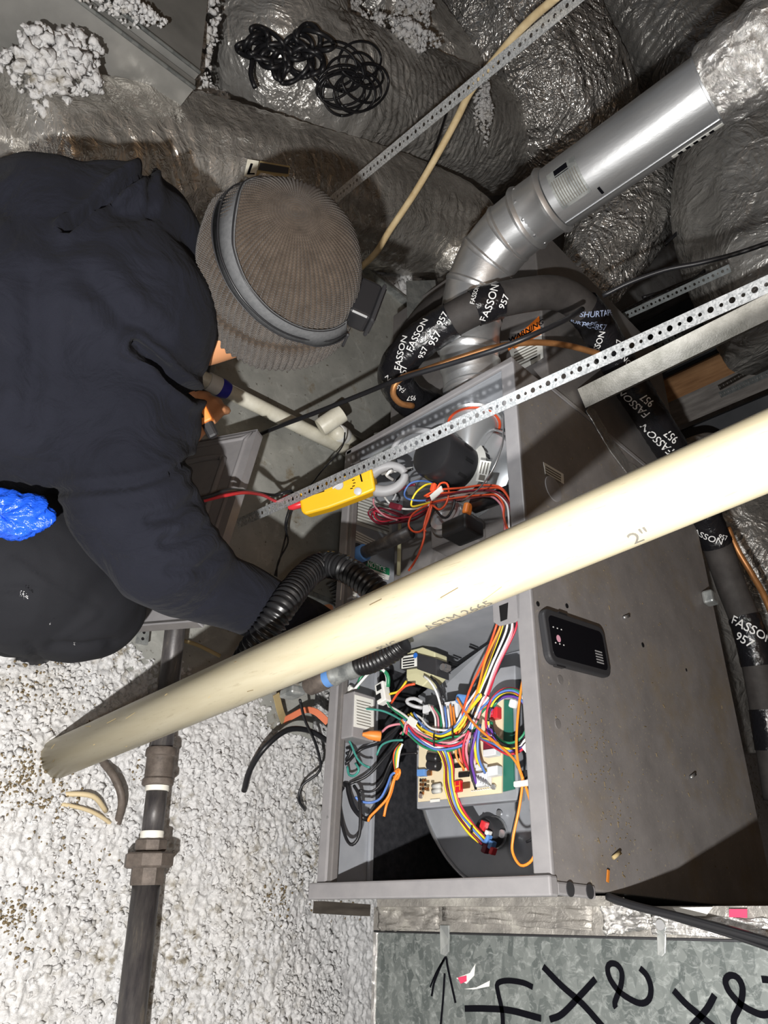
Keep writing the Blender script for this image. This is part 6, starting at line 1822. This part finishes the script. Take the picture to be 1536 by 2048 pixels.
# stitched shoulder seam
sm_ = []
tr_ = chain([(-260, 1010, 1.05, .14), (-60, 1075, 1.01, .132), (70, 1135, 1.005, .122), (150, 1190, 1.02, .092), (188, 1215, 1.04, .072)])
tr_ += [capm(S_(188, 1215, 1.04), .072, S_(70, 1240, 1.16), .060), capm(S_(70, 1240, 1.16), .060, S_(-60, 1250, 1.24), .052)]
tr_ += [capm(S_(-260, 600, 1.15), .13, S_(60, 700, 1.20), .085), capm(S_(60, 700, 1.2), .085, S_(-60, 760, 1.42), .06), capm(S_(-260, 1010, 1.05), .14, S_(-260, 600, 1.15), .13)]
def tf(co):
    q = co - CAM; z = q @ FWD
    px = (q @ RIGHT) / z * F + W / 2; py = (q @ DOWN) / z * F + H / 2
    out = np.zeros(len(co))
    def crease(pts, w, dep):
        nonlocal out
        best = np.full(len(co), 1e9)
        for (x0, y0), (x1, y1) in zip(pts[:-1], pts[1:]):
            dx, dy = x1 - x0, y1 - y0
            t = np.clip(((px - x0) * dx + (py - y0) * dy) / (dx * dx + dy * dy), 0, 1)
            best = np.minimum(best, np.hypot(px - x0 - t * dx, py - y0 - t * dy))
        out += dep * np.exp(-(best / w) ** 2)
    crease([(25, 1120), (110, 1180), (195, 1225), (110, 1285)], 5, .003)
    crease([(105, 1290), (160, 1295), (225, 1285)], 8, -.008)
    crease([(0, 1180), (60, 1178)], 8, -.005)
    crease([(58, 1290), (75, 1320)], 8, -.006)
    return out
remeshed('trousers', tr_, .0062, 'cloth_black', pe, 7, .005, 9, 13, tf)
# boot under the near thigh
bt = chain([(-40, 1262, 1.25, .045), (60, 1290, 1.22, .042)])
remeshed('boot', bt, .008, 'black_plastic', pe, 3)

# knit cap
prof = [(1.03, -.078), (1.055, -.074), (1.065, -.060), (1.068, -.040), (1.065, -.022), (1.045, -.016), (1.005, -.016), (1.000, -.006), (.995, .010), (.97, .030), (.915, .052), (.83, .073), (.71, .091), (.56, .105), (.39, .115), (.22, .120), (.10, .1215), (.015, .1205), (.001, .120)]
pr = smooth_path([(a, 0, b) for a, b in prof], .012)
pr = np.array([(a, b) for a, _, b in pr])
na = 560
az = np.arange(na) * 2 * np.pi / na
V = []
UV = []
sl = np.concatenate([[0], np.cumsum(np.hypot(np.diff(pr[:, 0]) * .11, np.diff(pr[:, 1])))])
for i, (rr_, hh) in enumerate(pr):
    cuff = hh < -.015
    nr = 80
    amp = (.0018 if cuff else .0016) * min(1, rr_ / .5)
    ribs = amp * np.cos(nr * az)
    lump = .003 * perlin(np.cos(az) * 3 + 5, np.sin(az) * 3 + hh * 25, 61) + (.010 * np.exp(-((hh - .03) / .02) ** 2) * np.exp(-((np.mod(az - 3.6 + np.pi, 2 * np.pi) - np.pi) / .35) ** 2))
    droop = .006 * np.exp(-((np.mod(az - 3.4 + np.pi, 2 * np.pi) - np.pi) / .6) ** 2) * (1 - abs(hh) / .12)
    dirs = np.cos(az)[:, None] * hf * (.112 * rr_) + np.sin(az)[:, None] * hs * (.1085 * rr_)
    rad = dirs / (np.linalg.norm(dirs, axis=1)[:, None] + 1e-9)
    V.append(hc + dirs + rad * (ribs + lump * rr_ + droop)[:, None] + hu * hh)
    UV.append(np.stack([az / (2 * np.pi) * 10, np.full(na, sl[i] * 3.2)], 1))
V = np.concatenate(V); UV = np.concatenate(UV)
fc = []
for i in range(len(pr) - 1):
    for j in range(na):
        a, b = i * na + j, i * na + (j + 1) % na
        fc.append((a, b, b + na, a + na))
cap = obj('knit_cap', V, fc, 'knit', pe, True, uv=UV)
tag(cap, 'ribbed brown knit cap')

# headlamp worn over the cap
hl = thing('headlamp', hc + hf * .12, 'black headlamp on a grey elastic band worn over the knit cap', 'headlamp')
def cap_r(h):
    return float(np.interp(h, [p[1] for p in prof[7:]], [p[0] for p in prof[7:]])) if h > -.006 else (1.0 if h > -.016 else 1.068)
def band(r_add, off0, wid, mat, name, parent, a0=0, a1=2 * np.pi, n=120):
    V, Fc = [], []
    aa = np.linspace(a0, a1, n)
    for a in aa:
        h0 = .034 - .052 * math.cos(a) + .012 * math.sin(a) + off0
        for t, e in ((-.5, 0), (.5, 0), (.5, .0016), (-.5, .0016)):
            h = h0 + t * wid
            rr_ = max(cap_r(h), 1.0 if h < .02 else 0)
            # blend over the turned-up cuff
            rr_ = np.interp(h, [-.06, -.022, -.008, .0], [1.068, 1.068, 1.045, 1.0]) if h < 0 else cap_r(h)
            d = math.cos(a) * hf * .112 * rr_ + math.sin(a) * hs * .1085 * rr_
            V.append(hc + d + nrm(d) * (.0035 + r_add + e) + hu * h)
    for i in range(n - 1):
        for j in range(4):
            q = i * 4
            Fc.append((q + j, q + (j + 1) % 4, q + 4 + (j + 1) % 4, q + 4 + j))
    return obj(name, V, Fc, mat, parent, True)
sb_ = band(0, 0, .030, 'webbing', 'elastic_band', hl, .30, 2 * np.pi - .3)
band(.0012, -.0055, .0018, 'black_plastic', 'band_stripe', sb_, .35, 4.0)
band(.0012, .0140, .0010, 'black_plastic', 'band_stripe', sb_, .35, 4.0)
band(.0012, -.0145, .0008, 'dark_plastic', 'band_stripe', sb_, .35, 4.0)
lc_ = hc + hf * .124 - hu * .004 - hs * .008
v, f = frame_box(lc_, hf, hs, hu, .034, .064, .040)
lb_ = bevel(obj('lamp_body', v, f, 'black_plastic', hl), .006, 3)
v, f = frame_box(lc_ + hf * .019, hf, hs, hu, .006, .068, .044)
lb2 = bevel(obj('lens_rim', v, f, 'dark_plastic', hl), .003, 2)
v, f = frame_box(lc_ + hf * .0225, hf, hs, hu, .002, .058, .034)
obj('lens', v, f, 'screen_glass', lb2)
v, f = frame_box(lc_ - hf * .020, hf, hs, hu, .010, .078, .030)
bevel(obj('mount_plate', v, f, 'dark_plastic', hl), .003)
tube('buckle', [hc + .124 * (math.cos(.36) * hf + math.sin(.36) * hs) + hu * (-.026 + t) + .004 * hf for t in np.linspace(-.016, .016, 5)], .002, 'dark_plastic', hl, 8)
tube('lamp_cord', [lc_ + hs * .03 - hf * .01, lc_ + hs * .044 - hf * .02 - hu * .012, lc_ + hs * .040 - hf * .035 - hu * .03, lc_ + hs * .036 - hf * .03 - hu * .045], .0011, 'black_plastic', hl, 6)

hd = bpy.data.lights.new('headlamp_beam', 'SPOT')
hd.energy = 3.0; hd.spot_size = math.radians(130); hd.spot_blend = .6; hd.color = (.95, .98, 1.0); hd.shadow_soft_size = .012
ho = bpy.data.objects.new('headlamp_beam', hd); COL.objects.link(ho)
ho.location = Vector(lc_ + hf * .030)
ho.rotation_euler = Vector(nrm(hf - hu * .35)).to_track_quat('-Z', 'Y').to_euler()
# orange and black tool in the left hand
ot = thing('handheld_tool', PD(395, 832, 1.19), 'small orange and black tool held in the worker\'s left hand', 'tool')
tx = nrm(RIGHT * .45 + DOWN * .9); tn = -FWD; ty = nrm(np.cross(tn, tx))
v, f = frame_box(PD(402, 829, 1.06), tx, ty, tn, .030, .026, .020); tb1 = bevel(obj('tool_body', v, f, 'orange_plastic', ot), .003)
v, f = frame_box(PD(412, 841, 1.065), tx, ty, tn, .055, .016, .018); bevel(obj('tool_spine', v, f, 'black_plastic', ot), .004)
for k in (-.5, .5):
    v, f = frame_box(PD(400 + 7 * k, 829, 1.051), ty, tx, tn, .003, .010, .004)
    obj('tool_slot', v, f, 'chip', tb1)

# blue plastic bag tucked in the back pocket
v, f = lathem([(math.sin(a), -math.cos(a)) for a in np.linspace(.03, math.pi - .03, 40)], (0, 0, 0), (0, 0, 1), 70)
TH_ = np.arctan2(v[:, 1], v[:, 0])
k = 1 + .28 * perlin(np.cos(TH_) * 2.2 + 3, np.sin(TH_) * 2.2 + v[:, 2] * 2, 71) - .20 * np.abs(perlin(v[:, 0] * 4, v[:, 1] * 4 + v[:, 2] * 3, 72)) - .1 * np.abs(perlin(v[:, 0] * 9, v[:, 2] * 9, 73))
v = v * k[:, None]
bc = PD(18, 1030, .865)
v = bc + v[:, :1] * RIGHT * .052 + v[:, 1:2] * nrm(DOWN) * .030 + v[:, 2:3] * FWD * .022
tag(obj('plastic_bag', v, f, 'blue_bag', None, True), 'crumpled blue plastic bag tucked at the worker\'s waist', 'bag')
# lint on the trousers
for (px, py, d, s) in ((45, 1187, .865, .006), (52, 1194, .865, .005), (149, 1288, .925, .0025), (100, 1248, .89, .002)):
    v, f = clump((0, 0, 0), s * .55, s * .8, s * .3, int(px), n=14)
    tag(obj('lint', v + PD(px, py, d), f, 'lint_white', pe, True))

# white scrap at the left edge behind the shoulder
v, f = frame_box(PD(8, 330, 1.5), RIGHT, DOWN, FWD, .05, .028, .01)
tag(bevel(obj('paper_scrap', v, f, 'label_paper', None), .003), 'white scrap at the left edge behind the shoulder', 'scrap')
# ---------------------------------------------------------------- debris on the furnace top and the pan
dv, df, n0 = [], [], 0
rs = np.random.RandomState(11)
for k in range(260):
    u = rs.rand()
    if u < .35: x, y = rs.normal(.17, .03), rs.normal(.10, .06)
    elif u < .6: x, y = rs.normal(.10, .04), rs.normal(.22, .05)
    else: x, y = rs.uniform(.03, .69), rs.uniform(.02, .84)
    if not (.02 < x < .70 and .02 < y < .85): continue
    if ctr[0] - .09 < x < ctr[0] + .09 and ctr[1] - .075 < y < ctr[1] + .075: continue
    a = rs.uniform(0, 6.28); L_ = rs.uniform(.0008, .0035) if rs.rand() < .9 else rs.uniform(.004, .009)
    v, f = frame_box((x, y, FZ + .0008), (math.cos(a), math.sin(a), 0), (-math.sin(a), math.cos(a), 0), (0, 0, 1), L_, rs.uniform(.0005, .0014), .0010)
    dv.append(v); df += [[i + n0 for i in q] for q in f]; n0 += 8
o = obj('debris', np.concatenate(dv), df, 'debris'); tag(o, 'dirt flecks and wood crumbs scattered on the furnace top', 'debris', kind='stuff')
c = P(1216, 1752, 'z', FZ + .003)
v, f = frame_box(c, (.2, 1, .1), (1, -.2, 0), (0, 0, 1), .016, .006, .002); tag(bevel(obj('leaf_scrap', v, f, 'rust_leaf'), .001), 'tiny orange leaf scrap near the furnace corner', 'leaf')
for q, lb in (((1385, 1553), 'small metal screw on the furnace top near the right edge'), ((1252, 1235), 'bent metal clip on the furnace top right of the phone'), ((1232, 1712), 'pale wood splinter near the shadow corner')):
    c = P(*q, 'z', FZ + .004)
    o = tube('screw', [c + np.array([-.008, -.003, 0]), c + np.array([.008, .005, .002])], .0028, 'brush_nickel' if 'wood' not in lb else 'strap_tan', None, 8, .02, False)
    tag(o, lb, 'screw' if 'screw' in lb else ('clip' if 'clip' in lb else 'splinter'))
# line set bracket bolt on the back edge of the furnace top
c = P(1420, 1196, 'z', FZ + .012)
v, f = frame_box(c, (1, 0, 0), (0, 1, 0), (0, 0, 1), .03, .03, .024)
tag(bevel(obj('bracket_clip', v, f, 'galvanized'), .005), 'small bent bracket on the furnace edge by the foam line', 'bracket')
v, f = frame_box(P(285, 1272, 'z', -.19), (1, .1, 0), (-.1, 1, 0), (0, 0, 1), .022, .03, .006)
pl_ = thing('metal_plate', P(285, 1272, 'z', -.19), 'small punched metal plate under the door edge', 'metal plate')
obj('plate', v, f, 'galvanized', pl_)
for dy in (-.006, .006):
    disc('plate_hole', P(285, 1272, 'z', -.19) + np.array([0, dy, .0028]), (0, 0, 1), .003, .0006, 'chip', pl_, 10)
v, f = frame_box(P(8, 1625, 'z', FLOOR + .03), RIGHT, DOWN, FWD, .03, .05, .004)

# brown dirt crumbs worked in to the insulation
spots = [(20, 1560, 26, 30, 90), (90, 1600, 30, 22, 40), (60, 1390, 70, 40, 90), (15, 1830, 22, 22, 40), (555, 1795, 20, 22, 36), (270, 1545, 8, 10, 10), (30, 1860, 30, 40, 30), (150, 1720, 60, 40, 30), (690, 1815, 30, 14, 40)]
cv_, cf_, n0 = [], [], 0
for (px, py, sx, sy, k) in spots:
    for _ in range(k * 2):
        q = P(px + rs.normal() * sx, py + rs.normal() * sy, 'z', FLOOR)
        h = float(ins_height(np.array([q[0]]), np.array([q[1]]))[0])
        r_ = rs.uniform(.0006, .0026)
        vv_ = IV * (1 + .35 * rs.normal(size=(12, 1))) * r_ + np.array([q[0], q[1], h + .001])
        cv_.append(vv_); cf_ += (IF + n0).tolist(); n0 += 12
tag(obj('dirt_crumbs', np.concatenate(cv_), cf_, 'debris', None, True), 'brown dirt crumbs scattered through the white insulation', 'dirt', kind='stuff')
